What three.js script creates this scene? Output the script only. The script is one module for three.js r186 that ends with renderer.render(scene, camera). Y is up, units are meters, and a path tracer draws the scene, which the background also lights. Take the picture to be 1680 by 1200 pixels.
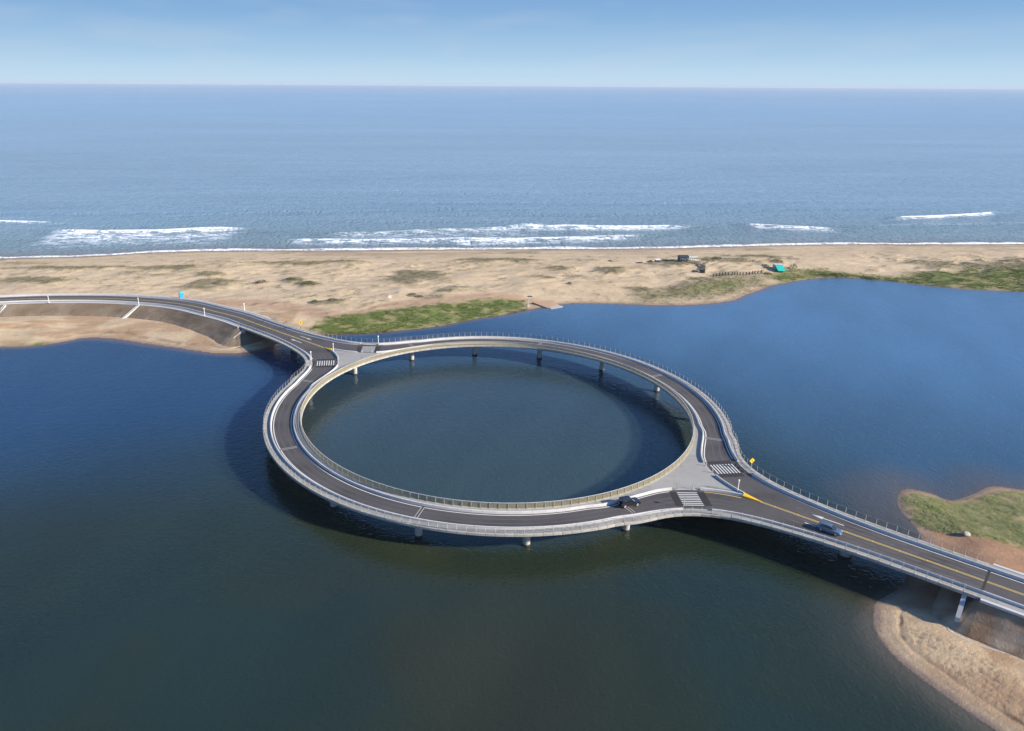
import * as THREE from 'three';
import { mergeGeometries } from 'three/addons/utils/BufferGeometryUtils.js';
import { ConvexGeometry } from 'three/addons/geometries/ConvexGeometry.js';
import { RoundedBoxGeometry } from 'three/addons/geometries/RoundedBoxGeometry.js';

// ------------------------------------------------------------------ camera, sky, sun, exposure
const scene = new THREE.Scene();
const camera = new THREE.PerspectiveCamera(52.09, 1.4, 1, 60000);
camera.position.set(-12.24, 85.08, 180.76);
camera.rotation.order = 'YXZ';
camera.rotation.set(-0.36074, 0, 0.005952);
camera.setViewOffset(1680, 1200, 104.73, 0, 1680, 1200);

const EXPOSURE = 1.8;
const renderer = new THREE.WebGLRenderer({ antialias: true });
renderer.setSize(1024, 731);
renderer.toneMapping = THREE.LinearToneMapping;
renderer.toneMappingExposure = EXPOSURE;
renderer.shadowMap.enabled = true;

const SUN_DIR = new THREE.Vector3(0.86, 0.405, 0.30).normalize();
{
  // radiance by elevation (degrees): pale at the sea horizon, deep blue overhead
  const STOPS = [[0, 0.55, 0.71, 0.86], [0.8, 0.50, 0.69, 0.86], [2, 0.40, 0.60, 0.81], [4.5, 0.25, 0.45, 0.72], [7, 0.195, 0.365, 0.66],
    [14, 0.175, 0.375, 0.77], [25, 0.115, 0.295, 0.69], [45, 0.07, 0.21, 0.52], [90, 0.05, 0.15, 0.42]];
  const W = 2048, H = 1024, d = new Float32Array(W * H * 4), v = new THREE.Vector3();
  const h2 = (x, y) => { const s = Math.sin(x * 127.1 + y * 311.7) * 43758.5453; return s - Math.floor(s); };
  const vn = (x, y, px) => {
    const xi = Math.floor(x), yi = Math.floor(y), fx = x - xi, fy = y - yi, sx = fx * fx * (3 - 2 * fx), sy = fy * fy * (3 - 2 * fy), m = (k) => ((k % px) + px) % px;
    const a = h2(m(xi), yi), b = h2(m(xi + 1), yi), c = h2(m(xi), yi + 1), e = h2(m(xi + 1), yi + 1);
    return a + (b - a) * sx + (c - a) * sy + (a - b - c + e) * sx * sy;
  };
  for (let j = 0; j < H; j++) {
    const el = ((j + 0.5) / H - 0.5) * 180, e = Math.max(0, el);
    let k = 0;
    while (k < STOPS.length - 2 && STOPS[k + 1][0] < e) k++;
    const A = STOPS[k], B = STOPS[k + 1], t = Math.min(1, (e - A[0]) / (B[0] - A[0]));
    for (let i = 0; i < W; i++) {
      const az = ((i + 0.5) / W - 0.5) * 2 * Math.PI, o = (j * W + i) * 4;
      v.set(Math.cos(az) * Math.cos(el * Math.PI / 180), Math.sin(el * Math.PI / 180), Math.sin(az) * Math.cos(el * Math.PI / 180));
      const s = Math.max(0, v.dot(SUN_DIR)), glow = 0.14 * s ** 4 + 0.25 * s ** 24;
      // thin high veils of cloud
      let c = 0;
      if (el > 0 && el < 60) {
        const u = (i / W) * 64, w = el * 0.95;
        c = 0.55 * vn(u, w, 64) + 0.3 * vn(u * 2, w * 2.3 + 9, 128) + 0.15 * vn(u * 4, w * 5 + 4, 256);
        c = Math.max(0, c - 0.5) * 0.55 * Math.min(1, el / 1.2) * Math.max(0.25, 1 - el / 40);
      }
      for (let n = 0; n < 3; n++) {
        const base = A[n + 1] + (B[n + 1] - A[n + 1]) * t;
        d[o + n] = (base * (1 - c) + [0.60, 0.66, 0.76][n] * c + glow * [1, 0.9, 0.75][n]) / EXPOSURE;
      }
      d[o + 3] = 1;
    }
  }
  const sky = new THREE.DataTexture(d, W, H, THREE.RGBAFormat, THREE.FloatType);
  sky.mapping = THREE.EquirectangularReflectionMapping;
  sky.magFilter = THREE.LinearFilter;
  sky.needsUpdate = true;
  scene.background = sky;
  scene.environment = sky;
}
const sun = new THREE.DirectionalLight(new THREE.Color(1, 0.90, 0.76), 5);
sun.position.copy(SUN_DIR).multiplyScalar(500);
sun.castShadow = true;
sun.shadow.radius = 4.5;
Object.assign(sun.shadow.camera, { left: -320, right: 320, top: 320, bottom: -320, near: 1, far: 1200 });
sun.shadow.mapSize.set(4096, 4096);
scene.add(sun, sun.target);

// ------------------------------------------------------------------ helpers
let seed = 20211;
const rnd = () => { seed = (seed * 1664525 + 1013904223) >>> 0; return seed / 4294967296; };
const rr = (a, b) => a + (b - a) * rnd();
const clamp = (x, a = 0, b = 1) => Math.min(b, Math.max(a, x));
const smooth = (a, b, x) => { const t = clamp((x - a) / (b - a)); return t * t * (3 - 2 * t); };
const mix3 = (a, b, t) => [a[0] + (b[0] - a[0]) * t, a[1] + (b[1] - a[1]) * t, a[2] + (b[2] - a[2]) * t];
const hash = (x, y) => { let n = (Math.imul(x, 374761393) + Math.imul(y, 668265263)) | 0; n = Math.imul(n ^ (n >>> 13), 1274126177); return ((n ^ (n >>> 16)) >>> 0) / 4294967296; };
function noise(x, y) {
  const xi = Math.floor(x), yi = Math.floor(y), fx = x - xi, fy = y - yi, sx = fx * fx * (3 - 2 * fx), sy = fy * fy * (3 - 2 * fy);
  const a = hash(xi, yi), b = hash(xi + 1, yi), c = hash(xi, yi + 1), d = hash(xi + 1, yi + 1);
  return a + (b - a) * sx + (c - a) * sy + (a - b - c + d) * sx * sy;
}
function fbm(x, y, n = 4) { let s = 0, a = 0.5, t = 0; for (let i = 0; i < n; i++) { s += a * noise(x, y); t += a; a *= 0.5; x = x * 2.03 + 17.3; y = y * 2.03 - 9.1; } return s / t; }
// tileable noise for textures
function tnoise(x, y, p) {
  const xi = Math.floor(x), yi = Math.floor(y), fx = x - xi, fy = y - yi, sx = fx * fx * (3 - 2 * fx), sy = fy * fy * (3 - 2 * fy), m = (k) => ((k % p) + p) % p;
  const a = hash(m(xi), m(yi)), b = hash(m(xi + 1), m(yi)), c = hash(m(xi), m(yi + 1)), d = hash(m(xi + 1), m(yi + 1));
  return a + (b - a) * sx + (c - a) * sy + (a - b - c + d) * sx * sy;
}
function tfbm(u, v, p, n) { let s = 0, a = 0.5, t = 0; for (let i = 0; i < n; i++) { s += a * tnoise(u * p, v * p, p); t += a; a *= 0.5; p *= 2; } return s / t; }
function dataTex(w, h, f, { srgb = false, repeat = true } = {}) {
  const d = new Uint8Array(w * h * 4);
  for (let j = 0; j < h; j++) for (let i = 0; i < w; i++) {
    const c = f((i + 0.5) / w, (j + 0.5) / h), o = (j * w + i) * 4;
    if (typeof c === 'number') d[o] = d[o + 1] = d[o + 2] = clamp(c) * 255; else for (let k = 0; k < 3; k++) d[o + k] = clamp(c[k]) * 255;
    d[o + 3] = 255;
  }
  const t = new THREE.DataTexture(d, w, h, THREE.RGBAFormat);
  t.magFilter = t.minFilter = THREE.LinearFilter;
  t.wrapS = t.wrapT = repeat ? THREE.RepeatWrapping : THREE.ClampToEdgeWrapping;
  if (srgb) t.colorSpace = THREE.SRGBColorSpace;
  t.needsUpdate = true;
  return t;
}
const lin2s = (x) => (x <= 0.0031308 ? 12.92 * x : 1.055 * x ** (1 / 2.4) - 0.055);
const rep = (t, x, y) => { const c = t.clone(); c.repeat.set(x, y); c.needsUpdate = true; return c; };
const mat = (rgb, o = {}) => new THREE.MeshPhysicalMaterial({ color: new THREE.Color().setRGB(...rgb), roughness: 0.8, ...o });

const used = new Map();
function numbered(name) { const n = used.get(name) ?? 0; used.set(name, n + 1); return n ? name + '_' + String(n).padStart(3, '0') : name; }
function shade(o) { o.castShadow = true; o.receiveShadow = true; return o; }
function part(name, geo, m, parent) { const o = shade(new THREE.Mesh(geo, m)); o.name = name; parent.add(o); return o; }
function struct(name, geo, m) { const o = shade(new THREE.Mesh(geo, m)); o.name = numbered(name); o.userData.kind = 'structure'; scene.add(o); return o; }
function thing(name, label, category, p = [0, 0, 0], turn = 0, group) {
  const o = new THREE.Group(); o.name = numbered(name); o.position.set(...p); o.rotation.y = turn; o.userData = { label, category };
  if (group) o.userData.group = group;
  scene.add(o); return o;
}
function dup(root, label, p, turn) {
  const r = root.clone(); r.name = numbered(root.name.replace(/_\d+$/, '')); r.userData = { ...root.userData, label };
  r.position.set(...p); r.rotation.y = turn; scene.add(r); return r;
}
const box = (w, h, d, x = 0, y = 0, z = 0) => new THREE.BoxGeometry(w, h, d).translate(x, y, z);
const rbox = (w, h, d, r, x = 0, y = 0, z = 0) => new RoundedBoxGeometry(w, h, d, 2, r).translate(x, y, z);
const cyl = (r0, r1, h, n, x = 0, y = 0, z = 0) => new THREE.CylinderGeometry(r1, r0, h, n).translate(x, y, z);
function merge(list) { return mergeGeometries(list.map((g) => { const n = g.index ? g.toNonIndexed() : g.clone(); for (const k of Object.keys(n.attributes)) if (!['position', 'normal', 'uv'].includes(k)) n.deleteAttribute(k); return n; })); }

// a smooth curve through points [[x, z], ...], resampled at even steps
function spline(pts, step, tension = 0.5) {
  const c = new THREE.CatmullRomCurve3(pts.map((p) => new THREE.Vector3(p[0], 0, p[1])), false, 'catmullrom', tension);
  c.arcLengthDivisions = pts.length * 30;
  const n = Math.max(2, Math.round(c.getLength() / step));
  return c.getSpacedPoints(n).map((p) => [p.x, p.z]);
}
function normals(P, closed) {
  return P.map((p, i) => {
    const a = P[closed ? (i + P.length - 1) % P.length : Math.max(0, i - 1)], b = P[closed ? (i + 1) % P.length : Math.min(P.length - 1, i + 1)];
    const x = b[0] - a[0], z = b[1] - a[1], l = Math.hypot(x, z) || 1;
    return [-z / l, x / l];
  });
}
const offset = (P, d, closed) => { const N = normals(P, closed); return P.map((p, i) => [p[0] + N[i][0] * d, p[1] + N[i][1] * d]); };
// sweep a profile [[offset along the normal, y], ...] along a polyline
function sweep(P, prof, closed = false, cap = true) {
  const N = normals(P, closed), pos = [], uv = [], idx = [], m = prof.length;
  const rows = closed ? P.length + 1 : P.length;
  let len = 0;
  // each profile side gets its own pair of vertices so that edges stay sharp
  const sides = prof.length - 1;
  for (let r = 0; r < rows; r++) {
    const i = r % P.length;
    if (r) { const q = P[(r - 1) % P.length]; len += Math.hypot(P[i][0] - q[0], P[i][1] - q[1]); }
    let across = 0;
    for (let s = 0; s < sides; s++) for (const e of [s, s + 1]) {
      const [o, y] = prof[e];
      if (e === s + 1) across += Math.hypot(prof[s + 1][0] - prof[s][0], prof[s + 1][1] - prof[s][1]);
      pos.push(P[i][0] + N[i][0] * o, y, P[i][1] + N[i][1] * o); uv.push(len, across);
    }
  }
  const w = sides * 2;
  for (let r = 0; r < rows - 1; r++) for (let s = 0; s < sides; s++) {
    const a = r * w + s * 2, b = a + 1, c = a + w, d = b + w;
    idx.push(a, c, b, b, c, d);
  }
  if (!closed && cap) for (const r of [0, P.length - 1]) {
    const base = pos.length / 3;
    prof.forEach(([o, y]) => { pos.push(P[r][0] + N[r][0] * o, y, P[r][1] + N[r][1] * o); uv.push(o, y); });
    for (let k = 1; k < m - 1; k++) idx.push(base, base + k, base + k + 1);
  }
  const g = new THREE.BufferGeometry();
  g.setAttribute('position', new THREE.Float32BufferAttribute(pos, 3)); g.setAttribute('uv', new THREE.Float32BufferAttribute(uv, 2)); g.setIndex(idx);
  g.computeVertexNormals();
  return g;
}
// flat polygon (with holes) at height y; uv in metres
function flat(outer, holes, y) {
  const s = new THREE.Shape(outer.map((p) => new THREE.Vector2(p[0], -p[1])));
  for (const h of holes) s.holes.push(new THREE.Path(h.map((p) => new THREE.Vector2(p[0], -p[1]))));
  const g = new THREE.ShapeGeometry(s); g.rotateX(-Math.PI / 2); g.translate(0, y, 0);
  return g;
}
function slab(outer, holes, y0, y1) {
  const s = new THREE.Shape(outer.map((p) => new THREE.Vector2(p[0], -p[1])));
  for (const h of holes) s.holes.push(new THREE.Path(h.map((p) => new THREE.Vector2(p[0], -p[1]))));
  const g = new THREE.ExtrudeGeometry(s, { depth: y1 - y0, bevelEnabled: false, curveSegments: 1 }); g.rotateX(-Math.PI / 2); g.translate(0, y0, 0);
  return g;
}
function tube(pts, r, seg, rad = 5) { return new THREE.TubeGeometry(new THREE.CatmullRomCurve3(pts.map((p) => new THREE.Vector3(...p))), seg, r, rad, false); }
function segDist(P, x, z) {
  let m = 1e18;
  for (let i = 0; i < P.length - 1; i++) {
    const ax = P[i][0], az = P[i][1], dx = P[i + 1][0] - ax, dz = P[i + 1][1] - az, t = clamp(((x - ax) * dx + (z - az) * dz) / (dx * dx + dz * dz || 1));
    const ex = x - ax - dx * t, ez = z - az - dz * t, q = ex * ex + ez * ez;
    if (q < m) m = q;
  }
  return Math.sqrt(m);
}
function inside(P, x, z) {
  let c = false;
  for (let i = 0, j = P.length - 1; i < P.length; j = i++) if ((P[i][1] > z) !== (P[j][1] > z) && x < ((P[j][0] - P[i][0]) * (z - P[i][1])) / (P[j][1] - P[i][1]) + P[i][0]) c = !c;
  return c;
}
// a grid sheet x0..x1, z0..z1 with height and colour functions, uv in metres
function sheet(x0, x1, nx, z0, z1, nz, yOf, colOf) {
  const pos = new Float32Array((nx + 1) * (nz + 1) * 3), col = new Float32Array(pos.length), uv = new Float32Array((nx + 1) * (nz + 1) * 2), idx = [];
  let k = 0;
  for (let j = 0; j <= nz; j++) for (let i = 0; i <= nx; i++, k++) {
    const x = x0 + ((x1 - x0) * i) / nx, z = z0 + ((z1 - z0) * j) / nz, y = yOf(x, z), c = colOf(x, z, y);
    pos.set([x, y, z], k * 3); col.set(c, k * 3); uv.set([x, z], k * 2);
    if (i < nx && j < nz) { const a = k, b = k + 1, d = k + nx + 1, e = d + 1; idx.push(a, d, b, b, d, e); }
  }
  const g = new THREE.BufferGeometry();
  g.setAttribute('position', new THREE.BufferAttribute(pos, 3)); g.setAttribute('color', new THREE.BufferAttribute(col, 3)); g.setAttribute('uv', new THREE.BufferAttribute(uv, 2));
  g.setIndex(idx); g.computeVertexNormals();
  return g;
}

// ------------------------------------------------------------------ textures (made of noise, in metres)
const rippleTex = dataTex(512, 512, (u, v) => 0.45 * tfbm(u, v, 26, 3) + 0.3 * tfbm(v, u, 11, 3) + 0.25 * Math.abs(2 * tfbm(u, v, 16, 2) - 1));
const swellTex = dataTex(1024, 1024, (u, v) => 0.5 * tfbm(u, v * 2, 14, 2) + 0.35 * tfbm(v + 0.37, u * 2, 33, 3) + 0.25 * tfbm(u * 2, v * 3, 41, 2));
const grainTex = dataTex(512, 512, (u, v) => 0.5 * tfbm(u, v, 8, 3) + 0.5 * tfbm(v, u, 48, 3));
const sandTex = dataTex(512, 512, (u, v) => { const g = 0.80 + 0.20 * tfbm(u, v, 6, 4) + 0.14 * (tfbm(v, u, 60, 2) - 0.5); return [lin2s(g), lin2s(g * 0.99), lin2s(g * 0.97)]; }, { srgb: true });
const asphaltTex = dataTex(512, 512, (u, v) => { const g = 0.78 + 0.55 * (tfbm(u, v, 3, 5) - 0.5) + 0.25 * (tfbm(v, u, 90, 2) - 0.5); return lin2s(g * 0.8); }, { srgb: true });
const concreteTex = dataTex(512, 512, (u, v) => { const g = 0.86 + 0.22 * (tfbm(u, v, 4, 4) - 0.5) + 0.12 * (tfbm(v, u, 50, 3) - 0.5), s = 0.12 * smooth(0.6, 0.8, tfbm(u + 0.3, v, 9, 3)); return [lin2s(g - s), lin2s(g - s * 1.05), lin2s(g - s * 1.2)]; }, { srgb: true });

const M = {
  asphalt: mat([0.110, 0.101, 0.104], { map: rep(asphaltTex, 0.09, 0.09), bumpMap: rep(grainTex, 0.4, 0.4), bumpScale: 0.01, roughness: 0.9 }),
  asphaltDark: mat([0.042, 0.038, 0.039], { map: rep(asphaltTex, 0.09, 0.09), roughness: 0.92 }),
  barrier: mat([0.62, 0.61, 0.605], { map: rep(concreteTex, 0.2, 0.2), roughness: 0.75 }),
  walk: mat([0.365, 0.355, 0.335], { map: rep(concreteTex, 0.07, 0.07), bumpMap: rep(grainTex, 0.3, 0.3), bumpScale: 0.008, roughness: 0.88 }),
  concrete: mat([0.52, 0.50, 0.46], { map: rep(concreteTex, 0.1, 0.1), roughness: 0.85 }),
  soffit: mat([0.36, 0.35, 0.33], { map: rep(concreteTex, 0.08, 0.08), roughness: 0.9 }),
  paint: mat([0.60, 0.595, 0.58], { roughness: 0.7 }),
  paintWorn: mat([0.30, 0.285, 0.27], { roughness: 0.75 }),
  yellow: mat([0.60, 0.44, 0.13], { roughness: 0.7 }),
  noseYellow: mat([0.85, 0.47, 0.012], { roughness: 0.6 }),
  post: mat([0.50, 0.50, 0.495], { roughness: 0.5, metalness: 0.1 }),
  cable: mat([0.10, 0.10, 0.11], { roughness: 0.5, metalness: 0.6 }),
  rope: mat([0.22, 0.22, 0.23], { roughness: 0.5, metalness: 0.3 }),
  slat: mat([0.33, 0.29, 0.165], { roughness: 0.8, map: rep(concreteTex, 0.8, 0.3) }),
  wet: mat([0.03, 0.03, 0.032], { roughness: 0.6 }),
  joint: mat([0.03, 0.03, 0.03], { roughness: 0.9 }),
};

// ------------------------------------------------------------------ shorelines (plan coordinates, metres)
const LAGOON = spline([[-460, -30], [-320, -42], [-220, -50], [-165, -60], [-157, -60.5], [-147, -65.5], [-141, -70.5], [-130, -69.4], [-117.6, -64.7], [-102.6, -59.4], [-91, -55.3], [-82, -55.4],
  [-75, -60], [-68, -70], [-61, -75], [-54, -75.5], [-49, -77], [-41, -77.5], [-27, -82], [-16, -86.5], [-4, -95], [9, -101.5], [19, -108.5], [29, -114], [35, -117.5], [46, -119], [64, -117.5], [77, -116.5],
  [93, -118.5], [108, -125], [118, -135], [126, -142], [132, -148], [139, -153], [151, -160], [164, -165], [175, -166], [193, -160], [204, -153.5], [220, -146], [244, -142], [290, -138], [380, -130], [470, -125]], 4);
const SEA = spline([[-470, -178], [-360, -187], [-300, -192], [-242, -197], [-213, -201], [-190, -206], [-171, -213], [-145, -217.5], [-117, -219.5], [-59, -222], [-20, -225], [22, -227], [65, -229], [108, -232],
  [134, -236], [169, -241], [207, -246], [259, -247.5], [320, -250], [400, -257], [500, -265]], 4);
const seaZ = (x) => { for (let i = 1; i < SEA.length; i++) if (x <= SEA[i][0] || i === SEA.length - 1) { const a = SEA[i - 1], b = SEA[i], t = (x - a[0]) / (b[0] - a[0]); return a[1] + (b[1] - a[1]) * clamp(t, -3, 4); } };
const LAND = [...LAGOON, ...SEA.slice().reverse()];
const BANK_SHORE = spline([[150, 41], [135, 36], [117.8, 32.4], [114, 31.2], [110.8, 31.2], [104.2, 34.9], [99, 37.2], [97.2, 36.4], [95.4, 33.9], [91.9, 32.4], [88.9, 33.9], [86, 38.2], [84.6, 42.7], [84.2, 48], [82.6, 52.7],
  [78.6, 57.5], [74, 63.2], [70.2, 67.6], [66.3, 70.2], [63, 72.3], [61.2, 75.2], [59.4, 79], [58.8, 83], [59.4, 86.8], [60.6, 90], [62, 93.3], [64, 97.4], [66, 101], [69.5, 107], [74, 114], [80, 124], [90, 140]], 1.2);
const BANK = [...BANK_SHORE, [240, 140], [240, 60]];
const TH = 41.95 * Math.PI / 180, CT = Math.cos(TH), ST = Math.sin(TH);
const XZ = (u, w) => [u * CT - w * ST, u * ST + w * CT];           // bridge axes -> plan
const UW = (x, z) => [x * CT + z * ST, -x * ST + z * CT];
const HR = 5.06;                                                    // carriageway level

// ------------------------------------------------------------------ road lines
const LEFT_ROAD = spline([XZ(-109, 0), XZ(-120, 0.05), [-99.5, -87.2], [-112, -95.2], [-127, -100.6], [-147, -104], [-170, -103.6], [-187, -101], [-225, -93], [-300, -74], [-420, -40]], 2);
const RIGHT_ROAD = spline([XZ(109, 0), XZ(140, 0), XZ(180, 0), XZ(230, 0)], 2);

// ------------------------------------------------------------------ beach: the sand spit between lagoon and sea
const PATH = spline([[-110, -109], [-90, -110.5], [-68.5, -101], [-53, -93], [-36, -106], [-21, -113.5], [0, -121], [15, -121], [30, -113]], 3);
const blob = (x, z, cx, cz, rx, rz, rot = 0) => { const c = Math.cos(rot), s = Math.sin(rot), a = ((x - cx) * c + (z - cz) * s) / rx, b = (-(x - cx) * s + (z - cz) * c) / rz; return Math.exp(-(a * a + b * b)); };
const DUNES = [[-25, -157, 15, 10, 0], [-33, -148, 10, 5, 0.3], [-117, -142, 13, 7, 0], [-122, -134, 10, 4, 0], [-195, -143, 22, 8, 0.1], [-121, -156, 9, 5, 0], [-82, -147, 6, 5, 0], [-95, -143, 6, 4, 0], [-74, -140, 7, 5, 0.4],
  [-60, -112, 9, 5, -0.3], [64, -166, 8, 7, 0], [41, -169, 7, 4, 0], [33, -151, 7, 4, 0], [73, -133, 12, 5, 0], [130, -191, 16, 6, 0.1], [149, -200, 14, 5, 0.2], [232, -187, 15, 9, 0.2], [253, -181, 30, 10, 0],
  [-83, -182, 30, 6, 0], [14, -191, 28, 6, 0], [-200, -168, 30, 6, 0], [-150, -170, 26, 5, 0], [110, -150, 24, 9, -0.7], [97, -180, 12, 6, 0], [-10, -132, 10, 4, -0.4], [300, -190, 40, 14, 0]];
const MARSH = [[-62, -81], [-57.7, -91], [-44, -96.6], [-35, -101], [-21, -106], [-1, -116], [10, -120], [18, -118], [18, -109], [8, -101], [-4, -95], [-16, -86], [-27, -81.5], [-41, -77], [-55, -74]];
const MEADOW = [[66, -128], [92, -143], [106, -154], [120, -161], [136, -165], [130, -150], [108, -131], [89, -123], [70, -121.5]];
const FARGREEN = [[139, -164], [150, -176], [170, -177], [186, -168], [200, -164], [217, -171], [245, -176], [300, -180], [420, -175], [420, -130], [290, -137], [243, -141], [215, -148], [202, -155], [178, -164.5], [161, -165], [141, -155]];
const soft = (P, x, z, r) => { const d = segDist([...P, P[0]], x, z); return inside(P, x, z) ? clamp(0.5 + d / r / 2) : clamp(0.5 - d / r / 2); };
function vegetation(x, z) { // [lush green, dry dune grass] cover, 0..1
  const n = fbm(x / 5.5, z / 4, 4), n2 = fbm(x / 16 + 40, z / 12, 3);
  let lush = 0, dry = 0;
  if (x < 40 && x > -75 && z > -130 && z < -66) lush = Math.max(lush, clamp(soft(MARSH, x, z, 5) * 2.4 - 0.5 - 1.1 * (n - 0.42)));
  if (x > 55 && x < 150 && z < -112) { const g = soft(MEADOW, x, z, 9); dry = Math.max(dry, clamp(g * 1.8 - 0.2 - 1.2 * (n - 0.4))); lush = Math.max(lush, clamp(g * 1.7 - 0.95 - 1.3 * (n2 - 0.45))); }
  if (x > 128) { const g = soft(FARGREEN, x, z, 7); lush = Math.max(lush, clamp(g * 2 - 0.45 - 0.9 * (n - 0.45))); dry = Math.max(dry, clamp(soft(FARGREEN, x, z, 30) * 1.4 - 0.35 - (n - 0.4) * 1.6) * smooth(180, 225, x)); }
  let d = 0;
  for (const [cx, cz, rx, rz, r] of DUNES) d = Math.max(d, blob(x, z, cx, cz, rx, rz, r));
  dry = Math.max(dry, clamp(d * 2.0 - 0.2 - 2.3 * (n - 0.36)));
  dry = Math.max(dry, clamp(5.2 * (n2 - 0.65) - 1.2 * (n - 0.5)) * 0.6);
  const ds = Math.abs(z - seaZ(x));
  if (ds > 24) dry = Math.max(dry, smooth(0.60, 0.70, fbm(x / 2.4 + 9, z / 2.1, 3)) * smooth(0.40, 0.58, fbm(x / 22 + 3, z / 15, 2)) * 0.5);
  return [lush, dry];
}
function beachHeight(x, z) {
  const dl = segDist(LAGOON, x, z), ds = Math.abs(z - seaZ(x)), land = inside(LAND, x, z);
  if (!land) return -0.12 - Math.min(1.6, Math.min(dl, ds) * 0.14);
  const edge = Math.min(0.05 + dl * 0.09, 0.02 + ds * 0.052);
  const inner = smooth(3, 26, dl) * smooth(22, 45, ds);
  const path = 1 - smooth(3, 9, segDist(PATH, x, z));
  const [lush, dry] = vegetation(x, z);
  let y = Math.min(edge, 1.9 + 0.3 * Math.sin(x * 0.02)) + inner * ((fbm(x / 30, z / 19, 3) - 0.45) * 2.8 + (fbm(x / 6.5, z / 4.5, 3) - 0.5) * 0.85) * (1 - 0.85 * path);
  y += inner * dry * 0.75 + 0.12 * lush * (fbm(x / 2, z / 2, 2));
  const u = UW(x, z);
  const road = segDist(LEFT_ROAD, x, z);
  if (road < 26) y = THREE.MathUtils.lerp(Math.min(y, 1.6), y, smooth(9, 26, road));
  if (u[0] > -113 && u[0] < -80 && Math.abs(u[1]) < 14) y = Math.min(y, 0.6);
  return Math.max(0.02, y);
}
const TRACKS = [[[-70, -112], [-30, -130], [10, -145], [50, -150], [95, -172], [104, -184]], [[-95, -118], [-60, -150], [-40, -185], [-20, -205]], [[20, -122], [45, -150], [60, -190], [70, -212]]].map((p) => spline(p, 4));
const SAND = [0.62, 0.490, 0.342], SANDY = [0.595, 0.462, 0.305], WET = [0.25, 0.19, 0.145], RED = [0.47, 0.31, 0.21], DRY = [0.27, 0.232, 0.14], LUSH = [0.13, 0.195, 0.04], LUSH2 = [0.22, 0.235, 0.075], DARK = [0.085, 0.09, 0.05];
function beachColor(x, z) {
  const dl = segDist(LAGOON, x, z), ds = Math.abs(z - seaZ(x));
  let c = mix3(SAND, SANDY, fbm(x / 30, z / 20, 3));
  c = c.map((k) => k * (0.86 + 0.28 * fbm(x / 4, z / 3, 4)));
  c = mix3(c, RED, (1 - smooth(2.5, 8, segDist(PATH, x, z))) * (0.5 + 0.5 * fbm(x / 5, z / 4, 3)));
  if (x < -60) c = mix3(c, RED, 0.55 * (1 - smooth(6, 30, segDist(LEFT_ROAD, x, z))) * fbm(x / 7 + 3, z / 7, 3));
  c = mix3(c, WET, (1 - smooth(1.5, 9, ds + 3 * (fbm(x / 14, z / 9, 2) - 0.5))) * 0.85);
  c = mix3(c, [0.36, 0.27, 0.19], smooth(0.52, 0.7, fbm(x / 40, z / 5, 3)) * (1 - smooth(12, 34, ds)) * 0.6);
  c = mix3(c, mix3(WET, RED, 0.5), 1 - smooth(0.3, 3.2, dl));
  for (const t of TRACKS) c = mix3(c, [0.66, 0.52, 0.385], 0.55 * (1 - smooth(0.5, 2.2, segDist(t, x, z))));
  c = mix3(c, [0.30, 0.23, 0.16], 0.55 * Math.exp(-(((ds - 15 - 6 * (fbm(x / 22, 2, 3) - 0.5)) / 1.1) ** 2)) * smooth(0.42, 0.6, fbm(x / 5, z / 3, 2)));
  const [lush, dry] = vegetation(x, z), n = fbm(x / 1.9, z / 1.7, 3);
  c = mix3(c, mix3(DRY, DARK, smooth(0.5, 0.75, n)), dry * 0.85);
  c = mix3(c, mix3(mix3(LUSH, LUSH2, smooth(0.35, 0.65, fbm(x / 9, z / 5, 3))), DARK, smooth(0.5, 0.68, n) * 0.8), lush * 0.95);
  c = mix3(c, [0.36, 0.29, 0.16], lush * smooth(0.50, 0.62, fbm(x / 4.2 + 31, z / 2.6, 4)) * 0.75);
  if (x < -70 && z > -100) { // bank in front of the left road
    c = mix3(c, [0.42, 0.27, 0.165], smooth(0.42, 0.62, fbm(x / 9, z / 4.5, 3)) * 0.75);
    c = mix3(c, [0.20, 0.135, 0.085], Math.exp(-(((dl - 4.6 - 3 * (fbm(x / 8, z / 8, 2) - 0.5)) / 0.7) ** 2)) * smooth(-150, -135, x) * smooth(0.36, 0.55, fbm(x / 2.4, z / 2, 2)) * 0.85);
    c = mix3(c, LUSH, smooth(0.35, 0.55, fbm(x / 3, z / 2, 3)) * blob(x, z, -153, -62, 7, 2.2) * 1.2);
  }
  return c;
}
const groundMat = new THREE.MeshPhysicalMaterial({ vertexColors: true, map: rep(sandTex, 0.11, 0.11), bumpMap: rep(grainTex, 0.16, 0.16), bumpScale: 0.22, roughness: 0.95, specularIntensity: 0.3 });
struct('beach', sheet(-460, 460, 620, -272, -28, 230, beachHeight, beachColor), groundMat);

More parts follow.
